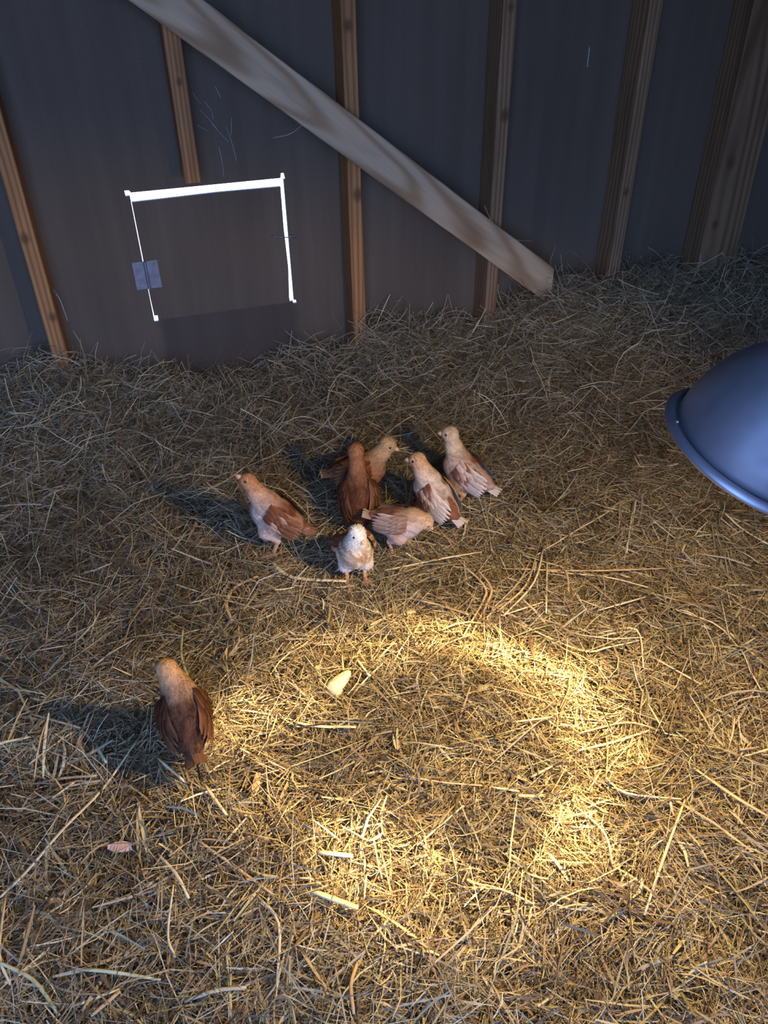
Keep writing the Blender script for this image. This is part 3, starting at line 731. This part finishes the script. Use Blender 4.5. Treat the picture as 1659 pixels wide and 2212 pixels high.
        def jc(c): return np.array(c)*rng.uniform(0.75, 1.2)
        for j in range(7):
            add(0.010-0.003*j, 0.047-0.0060*j, -0.02+0.024*j, 0.068-0.003*abs(j-2), 0.0068, 1, jc(wc if (j % 2 or not patchy) else wt), wt)
        for row, (nf, lnn) in enumerate(((5, 0.040), (5, 0.034), (4, 0.026))):
            for j in range(nf):
                cc = wc if rng.random() > patchy*0.6 else pal['patchw']
                add(0.014+0.008*row-0.001*j, 0.049-0.0080*j-0.001*row, 0.04+0.04*j, lnn*0.92, 0.0060, 2.2+row, jc(cc), jc(wt)*0.5+np.array(cc)*0.5)
        wm = mesh_np('wing', np.array(FV), np.array(FF)); set_col(wm, np.clip(np.array(FC), 0, 1)); link('wing', wm, M_FUZZ, root, True)
    # ---- stubby tail fan
    FV, FF, FC = [], [], []
    for j in range(7):
        a = (j-3)/3; ns = 5; st, sdirs, ws, nns = [], [], [], []
        for i in range(ns):
            t = i/(ns-1); st.append(T((-0.058-0.036*t, a*0.007+a*0.010*t, 0.032+0.012*t-abs(a)*0.010))[0]); sdirs.append(np.array([0, 1.0, 0.0])*0.8+np.array([0, 0, -0.6*a])); ws.append(0.0058*(1-0.45*t*t)); nns.append(np.array([0, 0, 1.0]))
            cc = np.array(pal['tail'])*(1-t)+np.array(pal['wingtip'])*t; FC.extend([cc, cc*0.85, cc])
        b0 = len(FV); FV.extend(feather_verts(st, sdirs, ws, nns)); FF.extend(blade_faces(ns, b0))
    tm = mesh_np('tail', np.array(FV), np.array(FF)); set_col(tm, np.clip(np.array(FC), 0, 1)); link('tail', tm, M_FUZZ, root, True)
    # ---- beak and eyes
    side = np.cross([0, 0, 1.0], hd); side /= np.linalg.norm(side); up = np.cross(hd, side)
    bm = bmesh.new()
    b0 = hc+hd*0.0190-up*0.001
    tube(bm, [tuple(b0+up*0.001), tuple(b0+hd*0.008+up*0.0012), tuple(b0+hd*0.0145-up*0.002)], [0.0062, 0.0046, 0.0008], 8, 0.9)
    tube(bm, [tuple(b0-up*0.0030), tuple(b0+hd*0.007-up*0.0030), tuple(b0+hd*0.0115-up*0.0032)], [0.0048, 0.0034, 0.0008], 8, 0.7)
    link('beak', bm_mesh(bm), M_BEAK, root, True)
    for sd in (1, -1):
        bm = bmesh.new(); bmesh.ops.create_uvsphere(bm, u_segments=12, v_segments=8, radius=0.0042)
        e = link('eye', bm_mesh(bm), M_EYE, root, True); e.location = tuple(hc+hd*0.0090+side*sd*0.0136+up*0.0040)

def img_dir(ix, iy):
    """ground direction: ix to the photographer's right, iy away"""
    v = Vector((ix*math.cos(yaw)+iy*math.sin(yaw), -ix*math.sin(yaw)+iy*math.cos(yaw))); v.normalize(); return v

def P(head, neck, breast, body, wing, wingtip, tail, thigh, patch=(0.35, 0.14, 0.06), patchw=(0.75, 0.6, 0.48)):
    return dict(head=head, neck=neck, breast=breast, body=body, wing=wing, wingtip=wingtip, tail=tail, thigh=thigh, patch=patch, patchw=patchw)
chick('chick', 'dark brown chick standing apart with its back to the lamp-lit ring, head turned aside', (-0.642, -1.284), img_dir(-0.38, 1), 0.93, 0.45, (0.018, 0.010, 0.040), (0.75, 0.65, 0.05),
      P((0.66, 0.36, 0.15), (0.60, 0.36, 0.19), (0.50, 0.36, 0.27), (0.10, 0.042, 0.022), (0.095, 0.033, 0.014), (0.22, 0.09, 0.04), (0.20, 0.11, 0.08), (0.60, 0.42, 0.28), (0.17, 0.08, 0.045), (0.16, 0.06, 0.026)), seed=1, patchy=0.35)
chick('chick', 'long-necked chick with orange head, pale breast and red-brown wings, standing alone facing the door', (-0.408, -0.842), img_dir(-1, 0.12), 0.92, 0.66, (0.036, 0.0, 0.052), (0.75, 0.15, 0.62),
      P((0.56, 0.24, 0.09), (0.66, 0.42, 0.26), (0.74, 0.58, 0.47), (0.25, 0.09, 0.04), (0.21, 0.07, 0.028), (0.36, 0.16, 0.08), (0.30, 0.12, 0.06), (0.72, 0.52, 0.38), (0.66, 0.47, 0.34), (0.66, 0.47, 0.34)), seed=2, patchy=0.35, hip=0.094)
chick('chick', 'small white-headed chick with orange-brown wings facing out from the group', (-0.272, -0.985), img_dir(0.16, -1), 0.84, 0.45, (0.012, 0.004, 0.042), (0.80, 0.35, -0.45),
      P((0.90, 0.84, 0.72), (0.86, 0.76, 0.58), (0.58, 0.32, 0.15), (0.34, 0.14, 0.055), (0.38, 0.145, 0.05), (0.54, 0.27, 0.11), (0.5, 0.3, 0.2), (0.84, 0.70, 0.56), (0.86, 0.74, 0.56)), seed=3, patchy=0.85, wing_spread=0.35)
chick('chick', 'all-brown chick seen from behind with its neck held straight up', (-0.214, -0.806), img_dir(-0.10, 1), 0.96, 0.76, (0.010, 0.0, 0.066), (0.95, -0.15, 0.0),
      P((0.36, 0.15, 0.06), (0.36, 0.15, 0.065), (0.30, 0.13, 0.065), (0.13, 0.045, 0.02), (0.12, 0.042, 0.018), (0.28, 0.12, 0.055), (0.28, 0.115, 0.055), (0.46, 0.21, 0.10), (0.32, 0.14, 0.07), (0.30, 0.13, 0.06)), seed=4, hip=0.092, thin=0.8, patchy=0.3)
chick('chick', 'buff-headed brown chick half hidden behind the all-brown one, looking down', (-0.178, -0.708), img_dir(1, 0.10), 0.94, 0.20, (0.036, 0.0, 0.045), (0.85, -0.35, -0.45),
      P((0.62, 0.39, 0.17), (0.52, 0.28, 0.13), (0.42, 0.20, 0.10), (0.26, 0.095, 0.036), (0.26, 0.09, 0.032), (0.46, 0.22, 0.09), (0.40, 0.16, 0.06), (0.5, 0.26, 0.14), (0.40, 0.17, 0.07), (0.40, 0.17, 0.07)), seed=5)
chick('chick', 'pale grey-breasted chick pecking at the hay with its head down', (-0.158, -0.918), img_dir(1, -0.22), 0.80, 0.0, (0.036, 0.0, -0.004), (0.62, -0.05, -0.78),
      P((0.68, 0.40, 0.19), (0.70, 0.51, 0.35), (0.68, 0.54, 0.46), (0.26, 0.115, 0.065), (0.42, 0.26, 0.18), (0.62, 0.46, 0.37), (0.34, 0.15, 0.08), (0.66, 0.42, 0.28), (0.60, 0.45, 0.36), (0.34, 0.15, 0.08)), (0.028, -0.016), seed=6, patchy=0.45, hip=0.084)
chick('chick', 'cream chick with brown-streaked wings and orange head beside the pecking one', (-0.058, -0.850), img_dir(-0.62, 0.55), 0.92, 0.66, (0.026, 0.012, 0.052), (0.85, 0.5, -0.08),
      P((0.68, 0.36, 0.15), (0.80, 0.61, 0.42), (0.74, 0.54, 0.40), (0.72, 0.54, 0.40), (0.72, 0.52, 0.39), (0.84, 0.69, 0.55), (0.78, 0.62, 0.50), (0.70, 0.40, 0.21), (0.24, 0.08, 0.03), (0.24, 0.08, 0.03)), seed=7, patchy=0.95, hip=0.086)
chick('chick', 'tan-headed chick with brown shoulders and white-tipped tail at the edge of the group', (0.038, -0.790), img_dir(-0.85, 0.42), 0.92, 0.58, (0.022, 0.004, 0.066), (0.92, 0.25, -0.02),
      P((0.68, 0.49, 0.27), (0.72, 0.52, 0.33), (0.66, 0.42, 0.27), (0.27, 0.09, 0.036), (0.74, 0.51, 0.38), (0.86, 0.71, 0.58), (0.80, 0.65, 0.54), (0.72, 0.42, 0.21), (0.62, 0.42, 0.30), (0.25, 0.082, 0.032)), seed=8, patchy=0.75, hip=0.088)

def press_hay_under_chicks():
    """strands that would run through a bird are trodden down flat under it"""
    from mathutils.bvhtree import BVHTree
    bpy.context.view_layer.update()
    me = HAY['obj'].data; co = np.empty(len(me.vertices)*3, np.float32); me.vertices.foreach_get('co', co); co = co.reshape(-1, 3)
    b0, n, K, m, K2 = (HAY[k] for k in ('base', 'n', 'K', 'm', 'K2'))
    sets = [co[b0:b0+n*K*2].reshape(n, K, 2, 3), co[b0+n*K*2:].reshape(m, K2, 2, 3)]
    for root in [o for o in bpy.data.objects if o.get('category') == 'chick']:
        body = next(c for c in root.children if c.name.startswith('body')); M = root.matrix_world @ body.matrix_local
        V = [M @ v.co for v in body.data.vertices]; tr = BVHTree.FromPolygons(V, [tuple(p.vertices) for p in body.data.polygons])
        A = np.array(V); lo, hi = A.min(0)-0.004, A.max(0)+0.004
        for S in sets:
            c = S.mean(2); P_ = np.concatenate([c]+[c[:, :-1]*(1-t)+c[:, 1:]*t for t in (0.25, 0.5, 0.75)], 1)
            near = ((P_ > lo) & (P_ < hi)).all(2)
            for i in np.where(near.any(1))[0]:
                for p in P_[i][near[i]]:
                    l, nn, _, d = tr.find_nearest(Vector(p))
                    if (Vector(p)-l).dot(nn) < 0 or d < 0.0015:
                        S[i, :, :, 2] = np.minimum(S[i, :, :, 2], Hh(S[i, :, :, 0], S[i, :, :, 1])+0.003); break
    me.vertices.foreach_set('co', co.ravel()); me.update()
press_hay_under_chicks()

# ------------------------------------------------------------------ single stalks that stand out on the bedding
STALKS = [
(5.0,0,[(-0.724,-1.26),(-0.784,-1.337),(-0.84,-1.398),(-0.891,-1.446),(-0.929,-1.479)]),
(4.5,0,[(0.056,-1.641),(-0.02,-1.706),(-0.095,-1.773)]),
(6.0,1,[(0.102,-1.596),(0.13,-1.657),(0.16,-1.703)]),
(5.0,0,[(-0.212,-0.986),(-0.085,-0.988),(0.003,-0.99)]),
(9.0,0,[(-0.428,-0.901),(-0.396,-0.957),(-0.297,-1.004)]),
(5.0,1,[(-0.129,-1.212),(-0.059,-1.141),(-0.041,-1.108),(-0.051,-1.045),(-0.075,-1.016)]),
(5.0,1,[(-0.114,-1.211),(-0.052,-1.149),(-0.03,-1.111),(-0.034,-1.054)]),
(4.5,0,[(0.128,-1.027),(0.053,-1.132),(-0.039,-1.191)]),
(4.5,1,[(0.108,-1.037),(0.034,-1.133),(-0.047,-1.181)]),
(4.0,2,[(0.093,-1.04),(0.028,-1.116),(-0.055,-1.172)]),
(4.0,0,[(0.125,-1.05),(0.038,-1.216)]),
(4.5,1,[(-0.103,-1.172),(-0.133,-1.126),(-0.174,-1.094)]),
(4.0,0,[(-0.03,-1.204),(0.059,-1.312),(0.109,-1.326),(0.169,-1.33)]),
(3.5,0,[(-0.043,-1.189),(0.047,-1.186)]),
(4.0,1,[(0.019,-1.061),(0.175,-1.118),(0.34,-1.166)]),
(3.5,0,[(0.102,-1.097),(0.212,-1.146),(0.264,-1.209)]),
(3.5,0,[(0.175,-1.362),(0.221,-1.448)]),
(3.5,0,[(0.282,-1.278),(0.34,-1.349),(0.315,-1.488)]),
(3.5,1,[(-0.03,-1.478),(0.055,-1.481),(0.098,-1.51)]),
(4.5,0,[(-0.051,-1.509),(0.022,-1.506),(0.083,-1.505)]),
(4.0,0,[(-0.034,-1.56),(-0.022,-1.603),(0.052,-1.638)]),
(3.5,0,[(-0.101,-1.594),(-0.086,-1.651),(-0.095,-1.693)]),
(3.5,1,[(-0.3,-1.655),(-0.262,-1.681),(-0.228,-1.712)]),
(3.5,1,[(0.193,-1.589),(0.236,-1.589)]),
(5.0,3,[(-0.624,-1.025),(-0.635,-1.094),(-0.631,-1.148),(-0.628,-1.19)]),
(5.0,0,[(-0.63,-1.39),(-0.605,-1.452)]),
(4.5,1,[(-0.653,-1.474),(-0.602,-1.536),(-0.562,-1.59)]),
(4.5,0,[(-0.711,-1.474),(-0.688,-1.519),(-0.675,-1.558)]),
(3.5,0,[(-0.693,-1.535),(-0.708,-1.597),(-0.702,-1.627)]),
(4.0,0,[(-0.584,-1.584),(-0.564,-1.631),(-0.582,-1.705)]),
(4.5,3,[(-0.637,-1.639),(-0.64,-1.686),(-0.643,-1.722)]),
(5.0,1,[(-0.474,-1.704),(-0.492,-1.734),(-0.498,-1.769)]),
(8.0,0,[(-0.489,-1.55),(-0.443,-1.572)]),
(9.0,3,[(-0.512,-1.604),(-0.456,-1.641)]),
(4.0,0,[(-0.918,-1.476),(-0.918,-1.561),(-0.905,-1.602)]),
(5.0,3,[(-0.923,-1.57),(-0.878,-1.604),(-0.846,-1.657)]),
(4.5,3,[(-0.837,-1.602),(-0.786,-1.625),(-0.723,-1.649)]),
(5.5,2,[(-0.697,-1.685),(-0.657,-1.688),(-0.619,-1.695)]),
(6.0,0,[(-0.471,-1.313),(-0.436,-1.335),(-0.378,-1.358)]),
(8.0,1,[(-0.534,-1.046),(-0.537,-0.992),(-0.513,-0.943),(-0.462,-0.926)]),
(5.0,3,[(-0.791,-1.247),(-0.776,-1.292)]),
(5.0,3,[(-0.892,-1.214),(-0.866,-1.279)]),
(3.5,0,[(-0.494,-0.669),(-0.471,-0.787),(-0.452,-0.871)]),
(3.0,0,[(-0.341,-0.607),(-0.301,-0.742)]),
(6.5,0,[(0.562,-1.046),(0.573,-1.093),(0.583,-1.164)]),
(5.0,2,[(0.585,-1.044),(0.611,-1.128)]),
(3.5,0,[(0.406,-0.928),(0.342,-1.016),(0.285,-1.096)]),
(3.5,0,[(0.097,-1.041),(0.23,-0.995),(0.379,-0.938)]),
(3.0,2,[(0.147,-0.565),(0.091,-0.783),(0.025,-0.993)]),
(3.5,2,[(0.602,-0.492),(0.677,-0.357),(0.715,-0.349),(0.75,-0.374)]),
(3.5,0,[(-0.737,-0.084),(-0.728,-0.217),(-0.709,-0.364)]),
(3.5,0,[(-0.845,-0.362),(-0.811,-0.467),(-0.783,-0.61)]),
(3.0,2,[(-0.697,-0.07),(-0.696,-0.177),(-0.69,-0.29)]),
(5.0,2,[(-0.875,-1.289),(-0.844,-1.295),(-0.791,-1.313)]),
(5.0,2,[(-0.837,-1.32),(-0.809,-1.316),(-0.77,-1.32)]),
(4.0,0,[(-0.857,-1.335),(-0.823,-1.311)]),
(5.0,2,[(-0.897,-1.153),(-0.814,-1.21)]),
(4.5,0,[(-0.696,-1.312),(-0.658,-1.369)]),
(4.0,0,[(-0.832,-1.653),(-0.772,-1.649)]),
(5.5,1,[(-0.807,-1.673),(-0.772,-1.652)]),
(3.5,0,[(-0.351,-1.584),(-0.263,-1.545)]),
(3.5,0,[(-0.127,-1.426),(-0.062,-1.44)]),
(4.0,0,[(-0.209,-1.527),(-0.171,-1.546)]),
(3.5,1,[(-0.339,-1.46),(-0.281,-1.493),(-0.222,-1.52)]),
(4.5,0,[(-0.141,-1.525),(-0.102,-1.52)]),
(4.0,0,[(0.14,-1.237),(0.243,-1.233)]),
(4.0,0,[(0.112,-1.286),(0.181,-1.303),(0.144,-1.387)]),
(4.0,0,[(-0.356,-1.186),(-0.369,-1.251)]),
(5.0,0,[(-0.331,-1.177),(-0.332,-1.212),(-0.323,-1.255)])]
SM = [M_STRAW, M_STRAW_B, M_STRAW_G, M_STRAW_GR]
SC = ['pale', 'brown', 'dull grey', 'greenish']
MARKS = [('near the cream husk', -0.382, -1.25), ('beside the lone dark brown chick', -0.64, -1.27), ('near the small white-headed chick', -0.27, -0.98), ('beside the long-necked chick', -0.42, -0.83),
         ('in the tuft beside the lit ring', -0.03, -1.15), ('in the lamp-lit ring', -0.10, -1.47), ('under the heat lamp hood', 0.12, -1.42), ('beyond the heat lamp', 0.35, -1.05), ('beyond the heat lamp', 0.55, -0.9),
         ('beside the pink wood chip', -0.76, -1.443), ('near the red-brown wood chip', -0.55, -1.40), ('in the shaded litter on the doorway side', -0.75, -1.65), ('in the shaded litter on the doorway side', -0.6, -1.7),
         ('near the tan-headed chick', 0.08, -0.85), ('on the heap by the back wall', -0.9, -0.35), ('on the heap by the back wall', 0.6, -0.4)]
def stalk_label(wd, ci, pts):
    d = [math.dist(a, b) for a, b in zip(pts, pts[1:])]; tot = sum(d); bend = tot/max(1e-6, math.dist(pts[0], pts[-1]))
    size = 'short' if tot < 0.075 else ('very long' if tot > 0.22 else ('long' if tot > 0.13 else 'medium'))
    form = 'curved' if bend > 1.04 else ('slightly bent' if len(pts) > 2 else 'straight')
    cx, cy = pts[len(pts)//2]; where = min(MARKS, key=lambda m: math.dist((cx, cy), m[1:]))[0]
    return f"{size} {form} {'thick ' if wd > 4.6 else ''}{SC[ci]} straw stalk {where}"
rs = random.Random(3)
for wd, ci, pts in STALKS:
    P3 = [Vector((x, y, H1(x, y)+0.026+rs.uniform(0, 0.006))) for x, y in pts]
    ln = smoothline(P3, 4)
    for q in ln: q.z = max(q.z, H1(q.x, q.y)+0.022)
    base = ln[0].copy(); r = wd*0.0005
    rad = [r*(0.75+0.25*math.sin(math.pi*i/(len(ln)-1)))*rs.uniform(0.92, 1.08) for i in range(len(ln))]
    bm = bmesh.new(); tube(bm, [q-base for q in ln], rad, 6, 0.45 if wd > 4.6 else 0.8)
    o = link('straw_stalk', bm_mesh(bm), SM[ci], None, True); o.location = base
    tag(o, stalk_label(wd, ci, pts), 'straw', 'single stalks on the hay')

# curled pale maize husk lying in the light
def husk(pos, mat):
    bm = bmesh.new(); nu, nv = 14, 10; g = []
    for i in range(nu+1):
        t = i/nu; row = []
        for j in range(nv+1):
            a = (j/nv-0.5)*3.5; r = 0.019*(1-0.93*t)**0.55*min(1, t/0.22+0.15)**0.5*(1+0.10*math.sin(j*2.1+t*7))
            row.append(bm.verts.new(((t-0.4)*0.056, r*math.sin(a), r*math.cos(a)*0.9+0.006*t)))
        g.append(row)
    for i in range(nu):
        for j in range(nv): bm.faces.new((g[i][j], g[i+1][j], g[i+1][j+1], g[i][j+1]))
    bmesh.ops.solidify(bm, geom=bm.faces[:], thickness=0.0008)
    o = link('dry_husk', bm_mesh(bm), mat, None, True); o.location = (pos[0], pos[1], H1(*pos)+0.022); o.rotation_euler = (0.1, -0.15, 0.55)
    return o
M_HUSK = plain('pale_husk', (0.84, 0.78, 0.55), 0.6, 0, 0.08, 60, 0.3, 0.2)
tag(husk((-0.382, -1.250), M_HUSK), 'curled cream-white dry husk lying in the lamp light', 'husk')
M_CHIP = plain('wood_chip', (0.58, 0.34, 0.19), 0.7, 0, 0.2, 70, 0.3, 0.4)
def chip(pos, l, w_, rz, lab, mat, tilt=0.2):
    bm = bmesh.new(); rr = random.Random(int(l*9999)); top, bot = [], []
    for k in range(9):
        a = 2*math.pi*k/9; q = rr.uniform(0.75, 1.1); x, y = math.cos(a)*l*q/2, math.sin(a)*w_*q/2
        top.append(bm.verts.new((x, y, 0.003+0.10*x*x/l))); bot.append(bm.verts.new((x*0.94, y*0.94, 0.10*x*x/l)))
    bm.faces.new(top); bm.faces.new(bot[::-1])
    for k in range(9): bm.faces.new((bot[k], bot[(k+1) % 9], top[(k+1) % 9], top[k]))
    o = link('wood_chip', bm_mesh(bm), mat); o.location = (pos[0], pos[1], H1(*pos)+0.024); o.rotation_euler = (tilt, 0.1, rz)
    tag(o, lab, 'wood chip')
chip((-0.553, -1.399), 0.050, 0.014, 1.2, 'narrow reddish-brown wood chip lying in the lit hay', M_CHIP)
chip((-0.762, -1.443), 0.038, 0.016, -0.2, 'pinkish curled wood chip beside the longest pale stalk', plain('pink_chip', (0.60, 0.38, 0.32), 0.7, 0, 0.2, 70, 0.3, 0.3))
chip((-0.404, -1.206), 0.014, 0.011, 0.3, 'small yellow grain crumb beside the cream husk', plain('grain', (0.72, 0.55, 0.22), 0.6, 0, 0.15, 90))

# hay stems caught on the brace and standing in the corner
def stem(name, pts, r, mat, lab, cat, group=None):
    ln = smoothline(pts, 5); base = ln[0].copy(); bm = bmesh.new(); tube(bm, [q-base for q in ln], [r*(1-0.5*i/len(ln)) for i in range(len(ln))], 5)
    o = link(name, bm_mesh(bm), mat, None, True); o.location = base; tag(o, lab, cat, group)
yb = -D_-0.001-0.038-0.0005-0.0006
for pts in ([(0.347, yb-0.004, 0.470), (0.372, yb, 0.425), (0.402, yb, 0.375), (0.431, yb-0.001, 0.338)], [(0.352, yb, 0.440), (0.385, yb, 0.398), (0.40, yb, 0.352)],
            [(0.358, yb, 0.428), (0.40, yb, 0.392), (0.435, yb-0.004, 0.370), (0.493, yb-0.016, 0.362)]):
    stem('hay_stem', pts, 0.0011, M_STRAW_G, 'thin hay stem caught on the lower part of the diagonal brace', 'straw', 'stems on the brace')
for pts in ([(-0.209, yb-0.002, 0.683), (-0.165, yb-0.004, 0.690), (-0.128, yb, 0.716), (-0.115, yb, 0.76)],):
    stem('hay_stem', pts, 0.0009, M_STRAW_G, 'single curved hay stem hanging over the upper part of the brace', 'straw')
for i, (x, y, h, lx) in enumerate(((1.12, -0.20, 0.20, 0.02), (1.16, -0.22, 0.16, -0.03), (1.20, -0.19, 0.19, 0.03), (1.235, -0.21, 0.15, 0.02), (1.18, -0.24, 0.12, 0.05), (1.10, -0.21, 0.10, -0.04))):
    z = H1(x, y)-0.01
    stem('hay_stem', [(x, y, z), (x+lx*0.2, y+0.01, z+h*0.4), (x+lx, y+0.02, z+h*0.8), (x+lx*0.2-0.02, y+0.01, z+h)], 0.0019, M_STRAW_G, 'grey hay stem standing up in front of the corner post', 'straw', 'standing stems by the post')
for i, (x, y, h, lx) in enumerate(((-0.93, -0.13, 0.07, -0.03), (-0.86, -0.16, 0.06, 0.03), (-0.47, -0.06, 0.09, -0.05), (-0.20, -0.05, 0.07, 0.03), (0.36, -0.14, 0.07, -0.02), (0.62, -0.18, 0.09, 0.03), (0.70, -0.17, 0.08, -0.03))):
    z = H1(x, y)-0.005
    stem('hay_stem', [(x, y, z), (x+lx*0.3, y, z+h*0.5), (x+lx, y-0.01, z+h)], 0.0014, M_STRAW_G, 'grey hay stem poking up from the hay along the back wall', 'straw', 'stems along the wall')

# cobweb wisps on the sheathing above the small door, bent nail on the stud
M_WEB = plain('cobweb', (0.55, 0.56, 0.60), 0.9, 0, 0.1, 30)
wr = empty('cobweb', (-0.31, -0.001, 0.66)); tag(wr, 'wispy grey cobweb threads on the wall above the small door', 'cobweb')
rw = random.Random(11)
for (x0, z0, x1, z1) in ((-0.37, 0.77, -0.355, 0.745), (-0.36, 0.735, -0.325, 0.69), (-0.345, 0.75, -0.330, 0.71), (-0.315, 0.78, -0.305, 0.755), (-0.335, 0.70, -0.300, 0.655), (-0.30, 0.69, -0.285, 0.61), (-0.37, 0.70, -0.345, 0.685), (-0.285, 0.71, -0.292, 0.67), (-0.325, 0.645, -0.322, 0.575)):
    a = Vector((x0+0.31, -0.003, z0-0.66)); b = Vector((x1+0.31, -0.003, z1-0.66)); md = a.lerp(b, 0.5)+Vector((rw.uniform(-0.006, 0.006), -0.002, 0))
    bm = bmesh.new(); tube(bm, smoothline([a, md, b], 3), 0.0004, 4); link('thread', bm_mesh(bm), M_WEB, wr)
nl = empty('bent_nail', (-0.786, -D_, 0.372)); tag(nl, 'small bent nail with a wisp of string on the hinge-side stud', 'nail')
bm = bmesh.new(); tube(bm, [(0, 0.0, 0), (0.001, -0.012, 0.002), (0.004, -0.018, -0.004)], 0.0015, 6); tube(bm, [(0.004, -0.018, -0.003), (0.0045, -0.019, -0.0045)], 0.0042, 8); link('nail', bm_mesh(bm), M_STEEL, nl)
bm = bmesh.new(); tube(bm, smoothline([(0.004, -0.016, -0.003), (0.010, -0.006, -0.03), (0.012, -0.003, -0.06), (0.014, -0.003, -0.085)], 4), 0.0007, 5); link('string', bm_mesh(bm), M_WEB, nl)
sm_ = box_obj('paint_scuff', 0.684, 0.6865, -0.0006, 0.0, 0.765, 0.812, plain('chalk_mark', (0.42, 0.44, 0.48), 0.9, 0, 0.4, 120)); tag(sm_, 'thin pale scuff mark on the sheathing between two brown studs', 'scuff mark')
